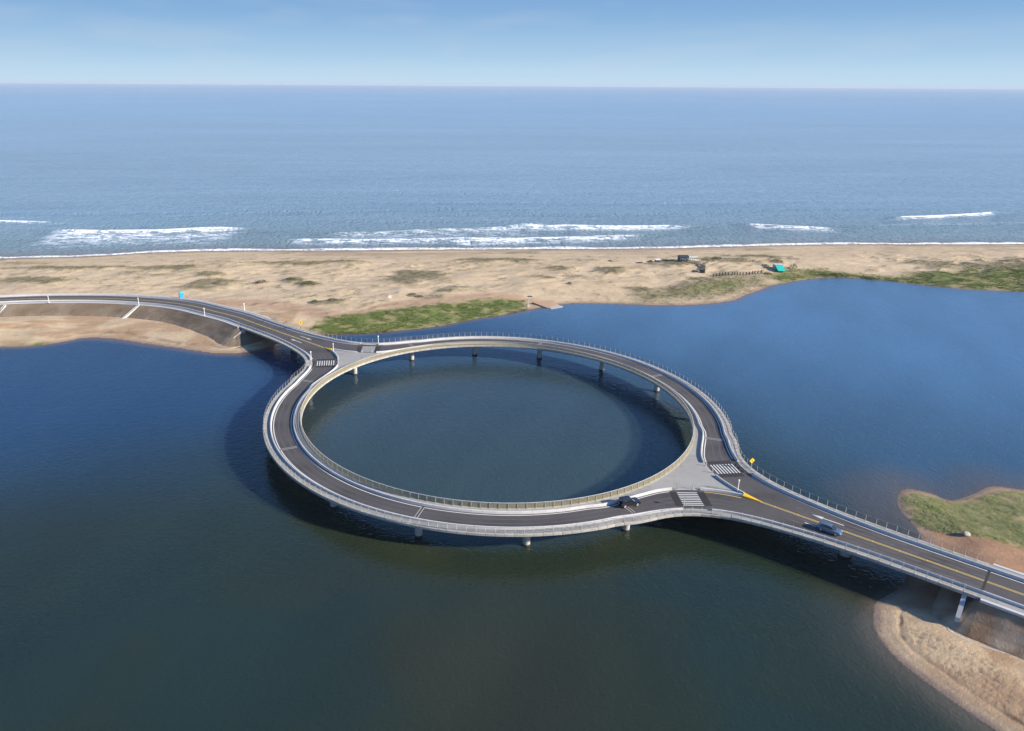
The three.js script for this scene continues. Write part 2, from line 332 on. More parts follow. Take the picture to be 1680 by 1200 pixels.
// ------------------------------------------------------------------ right-hand river bank
const GRASS_BANK = [[88.6, 36.5], [87.3, 41], [86.4, 46], [87, 49.5], [92, 51.6], [96, 54.5], [101, 57.6], [112, 62], [200, 108], [200, 55], [140, 40.5], [121, 36], [115, 34.5], [108, 35.5], [101, 39.5], [96.5, 39.5], [93, 36]];
function bankGrass(x, z) { if (x < 80 || z > 120) return 0; return clamp(soft(GRASS_BANK, x, z, 2.6) * 2.2 - 0.45 - 1.0 * (fbm(x / 2.6, z / 2.2, 4) - 0.42)); }
function bankHeight(x, z) {
  const d = segDist(BANK_SHORE, x, z);
  if (!inside(BANK, x, z)) return -0.05 - Math.min(1.5, d * 0.10);
  const [u, w] = UW(x, z);
  let y = 0.02 + 0.2 * smooth(0, 3, d) + 0.6 * smooth(1, 12, d);
  const near2 = smooth(8, 11, w), ledge = Math.exp(-(((d - 3.9 - 0.8 * (fbm(x / 5, z / 5, 2) - 0.5)) / 0.28) ** 2));
  const lumps = smooth(4.2, 5, d) * smooth(13.5, 16.5, w) * (1 - smooth(12, 15.5, d));
  const clod = 1 - Math.abs(2 * fbm((x + z) / 1.5, (z - x) / 0.85, 3) - 1);
  y += lumps * 0.2 * (clod - 0.5) - 0.09 * near2 * ledge + 0.008 * near2 * Math.sin(d * 4.6 + 2.5 * fbm(x / 6, z / 6, 2)) * (1 - smooth(2.6, 4.2, d)) + 0.12 * smooth(1, 4, d) * (fbm(x / 4, z / 4, 3) - 0.5);
  y += 0.25 * bankGrass(x, z) * fbm(x / 1.4, z / 1.4, 3);
  if (w < 0) y += 0.7 * smooth(3, 16, d) * smooth(-8, -14, w) * fbm(x / 9, z / 9, 2);
  if (u < 108 && w > -7 && w < 9.5) y = Math.min(y, 0.55);
  return y;
}
function bankColor(x, z) {
  const d = Math.max(0, segDist(BANK_SHORE, x, z) + 1.5 * (fbm(x / 3.2, z / 3.2, 4) - 0.5)), [u, w] = UW(x, z), n = fbm(x / 1.6, z / 1.6, 3), g = bankGrass(x, z);
  const near = smooth(8, 11, w);
  let c = mix3([0.40, 0.245, 0.155], [0.56, 0.42, 0.275], near);
  c = c.map((k) => k * (0.8 + 0.4 * fbm(x / 2.2, z / 2.2, 4)));
  c = mix3(c, [0.40, 0.26, 0.16], near * smooth(0.45, 0.7, fbm(x / 7 + 5, z / 7, 3)) * 0.7);
  const rib = 0.5 + 0.5 * Math.sin(d * 5.2 + 3 * fbm(x / 5, z / 5, 2));
  c = mix3(c, [0.42, 0.335, 0.25], (1 - smooth(1.5, 4.2, d)) * 0.6 * (0.5 + rib * 0.5));
  c = mix3(c, [0.24, 0.185, 0.16], 1 - smooth(0.3, 1.7, d));
  c = mix3(c, [0.13, 0.09, 0.06], near * Math.exp(-(((d - 3.9 - 0.8 * (fbm(x / 5, z / 5, 2) - 0.5)) / 0.3) ** 2)) * smooth(0.35, 0.55, fbm(x / 3, z / 3, 2)) * 0.85);
  const clod = 1 - Math.abs(2 * fbm((x + z) / 1.5, (z - x) / 0.85, 3) - 1);
  c = mix3(c, [0.23, 0.165, 0.11], near * smooth(13.5, 16.5, w) * smooth(4.2, 5, d) * (1 - smooth(12, 15, d)) * (1 - smooth(0.45, 0.72, clod)) * 0.5);
  c = mix3(c, mix3(mix3([0.25, 0.235, 0.085], [0.15, 0.20, 0.045], smooth(0.35, 0.65, fbm(x / 6, z / 5, 3))), [0.37, 0.31, 0.17], smooth(0.46, 0.70, n)), g * 0.92);
  return c;
}
const bankMat = new THREE.MeshPhysicalMaterial({ vertexColors: true, map: rep(sandTex, 0.23, 0.23), bumpMap: rep(grainTex, 0.4, 0.4), bumpScale: 0.14, roughness: 0.95, specularIntensity: 0.3 });
struct('river_bank', sheet(54, 150, 360, 20, 116, 360, bankHeight, bankColor), bankMat);
struct('river_bank', sheet(150, 262, 56, 20, 160, 70, bankHeight, bankColor), bankMat);
struct('river_bank', sheet(54, 150, 48, 116, 160, 22, bankHeight, bankColor), bankMat);

// ------------------------------------------------------------------ road embankments
function embankment(road, half, out, name, colour, h = 4.98) {
  const near = offset(road, -half), far = offset(road, half);
  const top = [...near.slice().reverse(), ...far];                  // outer rim: runs in along one side, round the abutment end, out along the other
  const pos = [], uv = [], col = [], idx = [], rows = 7;
  const e = near.length - 1;
  const dir = [road[0][0] - road[1][0], road[0][1] - road[1][1]], dl = Math.hypot(...dir);
  const rim = [];
  top.forEach((p, i) => {
    const k = i <= e ? e - i : i - e - 1, c = road[k];
    let n = [p[0] - c[0], p[1] - c[1]]; const l = Math.hypot(...n); n = [n[0] / l, n[1] / l];
    if (k) { rim.push([p, n]); return; }
    const turns = [0, 18, 36, 54, 72, 88];
    for (const a of i === e ? turns : turns.slice().reverse()) { const ca = Math.cos(a * Math.PI / 180), sa = Math.sin(a * Math.PI / 180); rim.push([p, [n[0] * ca + dir[0] / dl * sa, n[1] * ca + dir[1] / dl * sa]]); }
  });
  rim.forEach(([p, n], i) => {
    for (let r = 0; r <= rows; r++) {
      const t = r / rows, w = (fbm(p[0] / 3 + r * 3, p[1] / 3, 3) - 0.5) * 0.5 * Math.sin(t * Math.PI);
      const x = p[0] + n[0] * (out * t + w), z = p[1] + n[1] * (out * t + w), y = h - (h + 0.6) * t + w * 0.5;
      pos.push(x, y, z); uv.push(i * 2, out * t * 1.25); col.push(...colour(x, z, t));
    }
  });
  for (let i = 0; i < rim.length - 1; i++) for (let r = 0; r < rows; r++) { const a = i * (rows + 1) + r, b = a + 1, c = a + rows + 1, d = c + 1; idx.push(a, b, c, b, d, c); }
  const base = pos.length / 3;
  for (let i = 0; i < road.length; i++) for (const q of [near[i], far[i]]) { pos.push(q[0], h, q[1]); uv.push(q[0], q[1]); col.push(...colour(q[0], q[1], 0)); }
  for (let i = 0; i < road.length - 1; i++) { const a = base + i * 2; idx.push(a, a + 1, a + 2, a + 1, a + 3, a + 2); }
  const g = new THREE.BufferGeometry();
  g.setAttribute('position', new THREE.Float32BufferAttribute(pos, 3)); g.setAttribute('uv', new THREE.Float32BufferAttribute(uv, 2)); g.setAttribute('color', new THREE.Float32BufferAttribute(col, 3)); g.setIndex(idx);
  const f = g.toNonIndexed(); f.computeVertexNormals();
  return struct(name, f, new THREE.MeshPhysicalMaterial({ vertexColors: true, map: rep(sandTex, 0.2, 0.2), bumpMap: rep(grainTex, 0.3, 0.3), bumpScale: 0.12, roughness: 0.95, specularIntensity: 0.3 }));
}
embankment(LEFT_ROAD, 7.2, 9.2, 'road_embankment', (x, z, t) => {
  const c = mix3([0.255, 0.205, 0.155], [0.20, 0.15, 0.105], smooth(0.35, 0.7, fbm(x / 5, z / 3, 4)));
  return mix3(c, [0.42, 0.29, 0.19], smooth(0.72, 0.98, t)).map((k) => k * (0.85 + 0.3 * fbm(x / 1.3, z / 1.3, 3)));
});
embankment(RIGHT_ROAD, 6.6, 7.4, 'road_embankment', (x, z, t) => {
  const w = UW(x, z)[1];
  const c = w < 0 ? mix3([0.42, 0.26, 0.165], [0.36, 0.22, 0.135], fbm(x / 2, z / 2, 3)) : mix3([0.30, 0.19, 0.115], [0.44, 0.34, 0.25], smooth(0.42, 0.62, fbm(x / 3, z / 2.2, 4)));
  return c.map((k) => k * (0.8 + 0.4 * fbm(x / 0.9, z / 0.9, 3)));
});

// ------------------------------------------------------------------ lagoon
function lagoonColor(x, z) {
  const n = fbm(x / 60 + 7, z / 45, 3), m = fbm(x / 24, z / 20 + 3, 4);
  const skyBlue = [0.014, 0.044, 0.098], olive = [0.0175, 0.028, 0.0175], mid = [0.034, 0.058, 0.062], silt = [0.040, 0.042, 0.020];  // first tone: left water, with reflected sky blue put into its colour
  const ring = 1 - smooth(40, 62, Math.hypot(x, z));
  let c = mix3(skyBlue, olive, smooth(-34, 34, z + 0.22 * x + 22 * (n - 0.5)));
  c = mix3(c, mid, ring * 0.85);
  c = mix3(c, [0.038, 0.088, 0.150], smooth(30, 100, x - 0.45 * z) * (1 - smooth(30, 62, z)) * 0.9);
  c = mix3(c, [0.058, 0.138, 0.250], smooth(45, 130, x * 0.55 - z * 0.75) * 0.95);  // right and far water: more of the sky reflection painted into the colour
  const band = Math.exp(-(((Math.hypot(x, z) - 55) / 9) ** 2));
  c = mix3(c, silt, 0.55 * band * smooth(0.35, 0.65, m) * smooth(-40, 10, z + 40 * (m - 0.5)));  // patchy brownish tint in a band following the ring
  c = mix3(c, [0.027, 0.030, 0.0145], 0.8 * smooth(0.30, 0.72, fbm(x / 55 - 0.8, z / 42 + 4, 3) + 0.0012 * x) * smooth(34, 90, z));
  c = mix3(c, [0.014, 0.029, 0.024], 0.7 * smooth(0.55, 0.7, fbm(x / 38 + 2, z / 30 + 8, 3)) * smooth(40, 80, z));
  if (x > 40 && z > 10) { const d = segDist(BANK_SHORE, x, z); c = mix3(c, [0.085, 0.075, 0.055], 0.75 * (1 - smooth(0, 2.2 + 3.4 * smooth(60, 92, z) + 3 * (m - 0.5), d)) + 0.25 * (1 - smooth(2, 13, d + 8 * (m - 0.5)))); if (z < 62) c = mix3(c, [0.095, 0.080, 0.070], 0.45 * (1 - smooth(1, 15, d + 14 * (m - 0.45)))); }
  const gust = 0.84 + 0.32 * fbm(x / 13 + 0.4 * z / 13, z / 30, 4);
  c = c.map((k) => k * gust);
  if (z < -30) { const d = segDist(LAGOON, x, z); c = mix3(c, [0.16, 0.105, 0.075], 0.75 * (1 - smooth(0, 4.5 + 4 * (m - 0.5), d))); }
  return c;
}
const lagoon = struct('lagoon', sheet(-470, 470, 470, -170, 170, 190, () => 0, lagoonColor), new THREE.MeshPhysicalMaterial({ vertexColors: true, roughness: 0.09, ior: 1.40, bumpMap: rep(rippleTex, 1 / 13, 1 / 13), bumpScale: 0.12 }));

// ------------------------------------------------------------------ sea with surf
const SX0 = -400, SX1 = 480, SD = 190;
const BREAKERS = [ // x from, x to, distance offshore at each end, height, foam on the crest, lacy foam reach towards the shore
  [-255, -128, 72, 60, 0.95, 1.0, 58], [-330, -262, 112, 104, 0.8, 0.8, 6], [-420, -180, 88, 84, 0.95, 0, 0], [-112, 44, 26, 30, 0.45, 0.8, 18], [-92, 62, 46, 70, 0.75, 0.45, 52], [26, 150, 68, 62, 1.0, 0.9, 14],
  [-20, 112, 22, 40, 0.5, 0.9, 20], [178, 236, 64, 44, 0.7, 0.8, 18], [288, 385, 84, 104, 1.05, 1.0, 8], [-200, 60, 122, 146, 1.1, 0, 0], [-420, -100, 150, 128, 1.1, 0, 0], [60, 320, 112, 128, 0.9, 0, 0], [-120, 30, 86, 96, 0.9, 0, 0], [240, 480, 60, 70, 0.5, 0.05, 4], [-60, 260, 172, 164, 1.0, 0, 0]];
function crest(b, x) { const t = (x - b[0]) / (b[1] - b[0]); if (t < -0.15 || t > 1.15) return null; return [b[2] + (b[3] - b[2]) * t + 7 * (fbm(x / 48 + b[0], b[2], 2) - 0.5), smooth(-0.15, 0.12, t) * (1 - smooth(0.88, 1.15, t)), t]; }
function seaHeight(x, d) {
  let y = 0.16 * Math.sin(d / 9 + 2.2 * fbm(x / 60, d / 40, 2)) * smooth(20, 80, d) * (0.3 + fbm(x / 35, d / 14, 2));
  y += (fbm(x / 13, d / 6, 2) - 0.5) * 0.24 * smooth(4, 40, d);
  for (const b of BREAKERS) { const c = crest(b, x); if (!c) continue; const q = d - c[0], w = q < 0 ? 3.0 : 5.5; y += (b[5] ? 1.35 : 0.55) * b[4] * c[1] * (0.55 + 0.9 * fbm(x / 30 + b[1], 7.7, 2)) * Math.exp(-((q / w) ** 2)); }
  return y + 0.05 - 0.06 * (1 - smooth(-6, 3, d));
}
function foamAt(x, d) {
  const lace = fbm(x / 3.4 + 0.5 * d, d / 1.9, 4), big = fbm(x / 14, d / 7, 3);
  const run = 1.6 + 4.2 * fbm(x / 26, 3, 3);
  let f = d < run ? smooth(-3.5, -1.5, d + 3 * (fbm(x / 16, 9, 3) - 0.4)) * clamp(1.25 - 0.7 * smooth(run * 0.3, run, d) - 0.9 * smooth(0.5, 0.75, lace)) : 0;
  f = Math.max(f, 0.9 * Math.exp(-(((d - run) / 0.9) ** 2)) * smooth(0.3, 0.5, big));
  for (const b of BREAKERS) {
    if (!b[5]) continue;
    const c = crest(b, x); if (!c) continue;
    const q = d - c[0], edge = smooth(0, 0.14, c[2]) * (1 - smooth(0.8, 1.0, c[2])), gap = b[5] > 0.7 ? smooth(0.28, 0.45, fbm(x / 10 + b[0], 1.5, 2)) : smooth(0.4, 0.55, fbm(x / 12 + b[0], 2.5, 2));
    const wd = 0.8 + 3.6 * fbm(x / 7 + b[1], 4.5, 3);
    if (q > -wd && q < 1.0) f = Math.max(f, b[5] * edge * gap * (1 - smooth(0.2, 1.0, q)) * smooth(-wd, -wd * 0.5, q) * clamp(1.45 - 0.8 * lace));
    if (q <= 0 && q > -b[6]) f = Math.max(f, edge * clamp(1.05 - (-q / b[6]) ** 1.4) * (smooth(0.36, 0.62, lace) * 0.72 + 0.26) * smooth(0.26, 0.56, big + 0.16) * Math.min(1, b[5] + 0.25));
  }
  return clamp(f);
}
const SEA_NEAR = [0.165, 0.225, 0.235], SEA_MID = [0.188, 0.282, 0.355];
function surfColor(u, v) {
  const x = SX0 + u * (SX1 - SX0), d = -8 + v * (SD + 8), f = foamAt(x, d);
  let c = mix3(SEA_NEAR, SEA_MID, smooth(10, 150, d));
  c = mix3([0.17, 0.145, 0.115], c, smooth(-2, 22, d + 8 * (fbm(x / 20, d / 10, 2) - 0.5)));
  return { f, c: mix3(c, mix3([0.52, 0.60, 0.68], [0.84, 0.86, 0.88], smooth(0.45, 0.95, f)), smooth(0.02, 0.6, f) * (0.35 + 0.65 * f)) };
}
const surfMap = dataTex(2048, 768, (u, v) => surfColor(u, v).c.map(lin2s), { srgb: true, repeat: false });
const surfRough = dataTex(1024, 384, (u, v) => { const f = surfColor(u, v).f; return [0, 0.16 + 0.7 * f, 0]; }, { repeat: false });
surfMap.channel = 1; surfRough.channel = 1;
{
  const ds = [];
  for (let d = -8; d < SD; d += 0.6) ds.push(d);
  for (let d = SD, s = 1.2; d < 30000; d += s) { ds.push(d); s *= 1.06; }
  const nx = 620, pos = [], uv = [], uv1 = [], col = [], idx = [];
  ds.forEach((d, j) => {
    const fan = 1 + Math.max(0, d - 120) / 330;
    for (let i = 0; i <= nx; i++) {
      const x0 = SX0 + ((SX1 - SX0) * i) / nx, x = x0 * fan, fade = 1 - smooth(SD - 10, 700, d), z = seaZ(x0) - d;
      pos.push(x, fade > 0 ? seaHeight(x, d) * fade : 0, z); uv.push(x, z); uv1.push((x0 - SX0) / (SX1 - SX0), clamp((d + 8) / (SD + 8), 0, 0.999));
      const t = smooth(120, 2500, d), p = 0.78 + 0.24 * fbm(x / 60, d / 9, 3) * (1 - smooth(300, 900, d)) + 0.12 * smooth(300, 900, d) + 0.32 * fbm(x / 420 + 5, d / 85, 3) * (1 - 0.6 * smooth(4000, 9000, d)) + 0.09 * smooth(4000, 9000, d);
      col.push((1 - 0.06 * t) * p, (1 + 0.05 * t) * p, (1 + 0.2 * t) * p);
      if (i < nx && j < ds.length - 1) { const a = j * (nx + 1) + i, b = a + 1, c = a + nx + 1, e = c + 1; idx.push(a, b, c, b, e, c); }
    }
  });
  const g = new THREE.BufferGeometry();
  g.setAttribute('position', new THREE.Float32BufferAttribute(pos, 3)); g.setAttribute('uv', new THREE.Float32BufferAttribute(uv, 2)); g.setAttribute('uv1', new THREE.Float32BufferAttribute(uv1, 2));
  g.setAttribute('color', new THREE.Float32BufferAttribute(col, 3)); g.setIndex(idx); g.computeVertexNormals();
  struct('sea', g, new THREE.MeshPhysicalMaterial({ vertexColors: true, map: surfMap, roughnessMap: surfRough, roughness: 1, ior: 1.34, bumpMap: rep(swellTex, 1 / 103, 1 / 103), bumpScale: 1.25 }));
}

// ------------------------------------------------------------------ bridge
// One quarter of each line in bridge axes: u along the road, w across; mirrored into both halves.
const deg = Math.PI / 180;
const ringArc = (R, a0, a1, step = 2.5) => { const o = []; const n = Math.max(1, Math.round(Math.abs(a1 - a0) / step)); for (let i = 0; i <= n; i++) { const a = (a0 + ((a1 - a0) * i) / n) * deg; o.push([R * Math.cos(a), R * Math.sin(a)]); } return o; };
const END = 109;
const OE_Q = [[END, 6.25], [100, 6.3], [92, 6.5], [84, 7.0], [77, 7.9], [72, 9.0], [67.8, 10.4], [64.4, 12.2], [61.6, 14.3], [59.2, 17.0], [57.2, 20.3], [55.4, 23.9]];
const OB_Q = [[END, 4.1], [100, 4.15], [92, 4.3], [84, 4.9], [77, 5.9], [72, 6.9], [67.5, 8.3], [63.6, 10.3], [60.4, 12.7], [57.8, 15.6], [55.5, 18.9], [53.4, 22.4]];
const IE_Q = [[66.4, 0.75], [64, 1.55], [61.4, 2.7], [58.8, 4.2], [56.3, 6.1], [54.3, 8.3], [52.6, 10.9], [51.2, 14], [50.0, 17.0], [48.75, 20.2], [47.25, 23.4]];
function half(Q, R, a0, sgn) { // whole line of one half, from the left end to the right end, in plan coordinates
  const q = [...Q, ...ringArc(R, a0, 90, 4)];
  const m = q.slice(0, -1).map(([u, w]) => [-u, w]);
  const all = [...m, ...q.reverse()];                              // u from -END to END
  return spline(all.map(([u, w]) => XZ(u, w * sgn)), 0.75);
}
const A = { out: half(OE_Q, 59.5, 26.5, 1), bar: half(OB_Q, 57.3, 26.5, 1), inn: half(IE_Q, 52.2, 30.5, 1) };
const B = { out: half(OE_Q, 59.5, 26.5, -1), bar: half(OB_Q, 57.3, 26.5, -1), inn: half(IE_Q, 52.2, 30.5, -1) };
const HOLE = ringArc(50, 0, 358, 2).map(([u, w]) => XZ(u, w));
// normal points to +w side of a left-to-right line: sgn turns "inwards" into a signed offset
const inward = { A: -1, B: 1 };
const bridge = thing('ring_bridge', 'pale concrete ring road bridge on round piers over the lagoon, white parapets and dark asphalt', 'bridge');
{
  const rev = (P) => P.slice().reverse();
  // structure under the carriageway
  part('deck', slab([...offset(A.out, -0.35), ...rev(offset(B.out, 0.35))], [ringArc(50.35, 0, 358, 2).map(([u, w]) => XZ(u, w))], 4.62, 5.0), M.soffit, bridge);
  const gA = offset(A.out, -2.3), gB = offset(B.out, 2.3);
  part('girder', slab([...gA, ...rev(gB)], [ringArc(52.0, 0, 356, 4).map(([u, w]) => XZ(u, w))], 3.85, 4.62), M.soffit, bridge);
  part('road_surface', flat([...offset(A.bar, -0.02), ...rev(offset(B.bar, 0.02))], [[...A.inn, ...rev(B.inn)]], HR), M.asphalt, bridge);
  part('inner_walkway', flat([...A.inn, ...rev(B.inn)], [HOLE], HR + 0.1), M.walk, bridge);
  part('outer_walkway', flat([...offset(A.out, -0.6), ...rev(offset(A.bar, 0.1))], [], HR + 0.1), M.walk, bridge);
  part('outer_walkway', flat([...offset(B.out, 0.6), ...rev(offset(B.bar, -0.1))], [], HR + 0.1), M.walk, bridge);
}
const worn = mat([0.138, 0.127, 0.129], { map: rep(asphaltTex, 0.05, 0.4), roughness: 0.8 });
for (const [S, s] of [[A, 1], [B, -1]]) {
  const lane = spline(S.bar.filter((_, i) => i % 6 === 0).map((p) => { const q = S.inn.reduce((b, r) => { const d = (r[0] - p[0]) ** 2 + (r[1] - p[1]) ** 2; return d < b[0] ? [d, r] : b; }, [1e9, null]); return q[0] < 60 ? [(p[0] + q[1][0]) / 2, (p[1] + q[1][1]) / 2] : null; }).filter(Boolean), 0.8);
  for (const o of [-0.78, 0.78]) part('tyre_track', sweep(offset(lane, o), [[-0.24, HR + 0.0025], [0.24, HR + 0.0025]]), worn, bridge);
}
for (const e of [-1, 1]) for (const w of [-2.75, -1.25, 1.25, 2.75]) part('tyre_track', flat([XZ(e * 76, w - 0.24), XZ(e * END, w - 0.24), XZ(e * END, w + 0.24), XZ(e * 76, w + 0.24)], [], HR + 0.0025), worn, bridge);
// crosswalks: one in each quarter
const along = (u, w) => (u - 58.85) * 0.75 - (w - 8.75) * 0.66;     // distance along the traffic from a crosswalk's middle, in quarter axes
const gapAt = (x, z, reach) => { const [u, w] = UW(x, z); return Math.abs(w) < 26 && Math.abs(u) > 40 && Math.abs(along(Math.abs(u), Math.abs(w))) < reach; };
function runs(P, keep) { const out = []; let cur = []; for (const p of P) { if (keep(p)) cur.push(p); else { if (cur.length > 2) out.push(cur); cur = []; } } if (cur.length > 2) out.push(cur); return out; }
const barrierProfile = (s) => [[0, 4.98], [0.06 * s, HR + 0.12], [0.13 * s, HR + 0.50], [0.18 * s, HR + 0.56], [0.40 * s, HR + 0.56], [0.46 * s, HR + 0.50], [0.5 * s, 4.98]];
for (const [S, s] of [[A, 1], [B, -1]]) {
  for (const r of runs(S.bar, (p) => !gapAt(p[0], p[1], 2.5))) part('outer_parapet', sweep(r, barrierProfile(s)), M.barrier, bridge);
  for (const r of runs(S.inn, (p) => !gapAt(p[0], p[1], 2.5))) part('inner_parapet', sweep(r, barrierProfile(-s)), M.barrier, bridge);
  // kerb across the crosswalk openings
  for (const r of runs(S.bar, (p) => gapAt(p[0], p[1], 2.5))) part('drop_kerb', sweep(r, [[0, 4.98], [0, HR + 0.1], [0.3 * s, HR + 0.104], [0.3 * s, 4.98]]), M.concrete, bridge);
  for (const r of runs(S.inn, (p) => gapAt(p[0], p[1], 2.5))) part('drop_kerb', sweep(r, [[0, 4.98], [0, HR + 0.1], [-0.3 * s, HR + 0.104], [-0.3 * s, 4.98]]), M.concrete, bridge);
  // painted lines
  const line = (P, o, w, y = HR + 0.006) => sweep(offset(P, o), [[-w / 2, y], [w / 2, y]]);
  for (const r of runs(S.bar, (p) => !gapAt(p[0], p[1], 3.6))) part('edge_line', line(r, -0.42 * s, 0.22), M.paint, bridge);
  for (const r of runs(S.inn, (p) => !gapAt(p[0], p[1], 3.6))) {
    const [u, w] = UW(...r[Math.floor(r.length / 2)]);
    const nose = Math.abs(w) < 8 && Math.abs(u) > 50;
    part('edge_line', line(r, 0.42 * s, 0.22), nose ? M.yellow : M.paint, bridge);
  }
  for (const e of [-1, 1]) {
    // zebra stripes run with the traffic
    const P = (t, c) => { const u = 58.85 + 0.66 * c + 0.75 * t, w = 8.75 + 0.75 * c - 0.66 * t; return XZ(e * u, s * w); };
    part('crosswalk_patch', flat([P(-3.7, -2.75), P(3.7, -2.75), P(3.7, 2.75), P(-3.7, 2.75)], [], HR + 0.004), M.asphaltDark, bridge);
    for (let k = 0; k < 8; k++) { const c = -2.45 + k * 0.70; part('zebra_stripe', flat([P(-2.1, c - 0.15), P(2.1, c - 0.15), P(2.1, c + 0.15), P(-2.1, c + 0.15)], [], HR + 0.010), M.paint, bridge); }
    for (let k = 0; k < 3; k++) { const t = -1.5 + k * 1.5; part('drain_grate', flat([P(t - 0.55, 3.2), P(t + 0.55, 3.2), P(t + 0.55, 3.5), P(t - 0.55, 3.5)], [], HR + 0.112), M.joint, bridge); }
    for (const t of [-1.6, 1.6]) { const q = P(t, -3.75); part('bollard', cyl(0.09, 0.09, 0.95, 8, q[0], HR + 0.57, q[1]), M.post, bridge); }
  }
}
// yellow noses and centre lines
for (const e of [-1, 1]) {
  const pts = [];
  const P = (u, w, y) => { const [x, z] = XZ(e * u, w); return new THREE.Vector3(x, y, z); };
  for (const y of [HR - 0.02, HR + 0.34]) { pts.push(P(66.5, 0.72, y), P(66.5, -0.72, y)); }
  pts.push(P(70.3, 0.12, HR - 0.02), P(70.3, -0.12, HR - 0.02), P(70.0, 0.1, HR + 0.12), P(70.0, -0.1, HR + 0.12), P(66.5, 0.4, HR + 0.5), P(66.5, -0.4, HR + 0.5));
  part('island_nose', new ConvexGeometry(pts), M.noseYellow, bridge);
  for (const o of [-0.17, 0.17]) part('centre_line', flat([XZ(e * 70.2, o - 0.075), XZ(e * END, o - 0.075), XZ(e * END, o + 0.075), XZ(e * 70.2, o + 0.075)], [], HR + 0.006), M.yellow, bridge);
  for (let u = 73; u < END; u += 4.5) part('road_stud', box(0.18, 0.03, 0.3, 0, 0, 0).rotateY(-TH).translate(XZ(e * u, 0)[0], HR + 0.02, XZ(e * u, 0)[1]), M.noseYellow, bridge);
  for (const [w, dir] of [[1.95, e], [-2.1, -e]]) { // arrows: traffic keeps right
    const u0 = 79.4, u1 = 85.4, out = dir * e > 0, a = out ? u0 : u1, b = out ? u1 : u0, d = Math.sign(b - a);
    const sh = [[a, w - 0.13], [b - d * 2.0, w - 0.13], [b - d * 2.2, w - 0.5], [b, w], [b - d * 2.2, w + 0.5], [b - d * 2.0, w + 0.13], [a, w + 0.13]];
    part('lane_arrow', flat(sh.map(([u, v]) => XZ(e * u, v)), [], HR + 0.007), M.paint, bridge);
  }
}
// expansion joints
for (const a of [64, 109, 154, 199, 244, 289, 334, 379]) {
  const t = a * deg, c = Math.cos(t), s = Math.sin(t), bar = (d0, d1) => [[52.5, d0], [57.1, d0], [57.1, d1], [52.5, d1]].map(([r, d]) => [r * c - d * s, r * s + d * c]);
  part('joint_border', flat(bar(-0.42, 0.42), [], HR + 0.012), M.paintWorn, bridge);
  part('expansion_joint', flat(bar(-0.15, 0.15), [], HR + 0.018), M.joint, bridge);
}
for (const e of [-1, 1]) part('expansion_joint', flat([XZ(e * 108.6, -4), XZ(e * 109, -4), XZ(e * 109, 4), XZ(e * 108.6, 4)], [], HR + 0.012), M.asphaltDark, bridge);

// piers
{
  const shaft = new THREE.LatheGeometry([[0, -1.6], [0.76, -1.6], [0.76, 3.3], [0.98, 3.88], [0, 3.88]].map((p) => new THREE.Vector2(...p)), 20);
  const cuff = cyl(0.86, 0.86, 1.9, 18, 0, -0.6, 0);
  const base = (x, z, k) => { const p = part('pier', shaft, M.concrete, bridge); p.position.set(x, 0, z); p.scale.set(k, 1, k); part('waterline_cuff', cuff, M.wet, p); };
  for (let k = 0; k < 16; k++) { const a = (64 + k * 22.5) * deg; base(55.2 * Math.cos(a), 55.2 * Math.sin(a), 1); }
  for (const e of [-1, 1]) base(...XZ(e * 87, 0), 1.35);
}
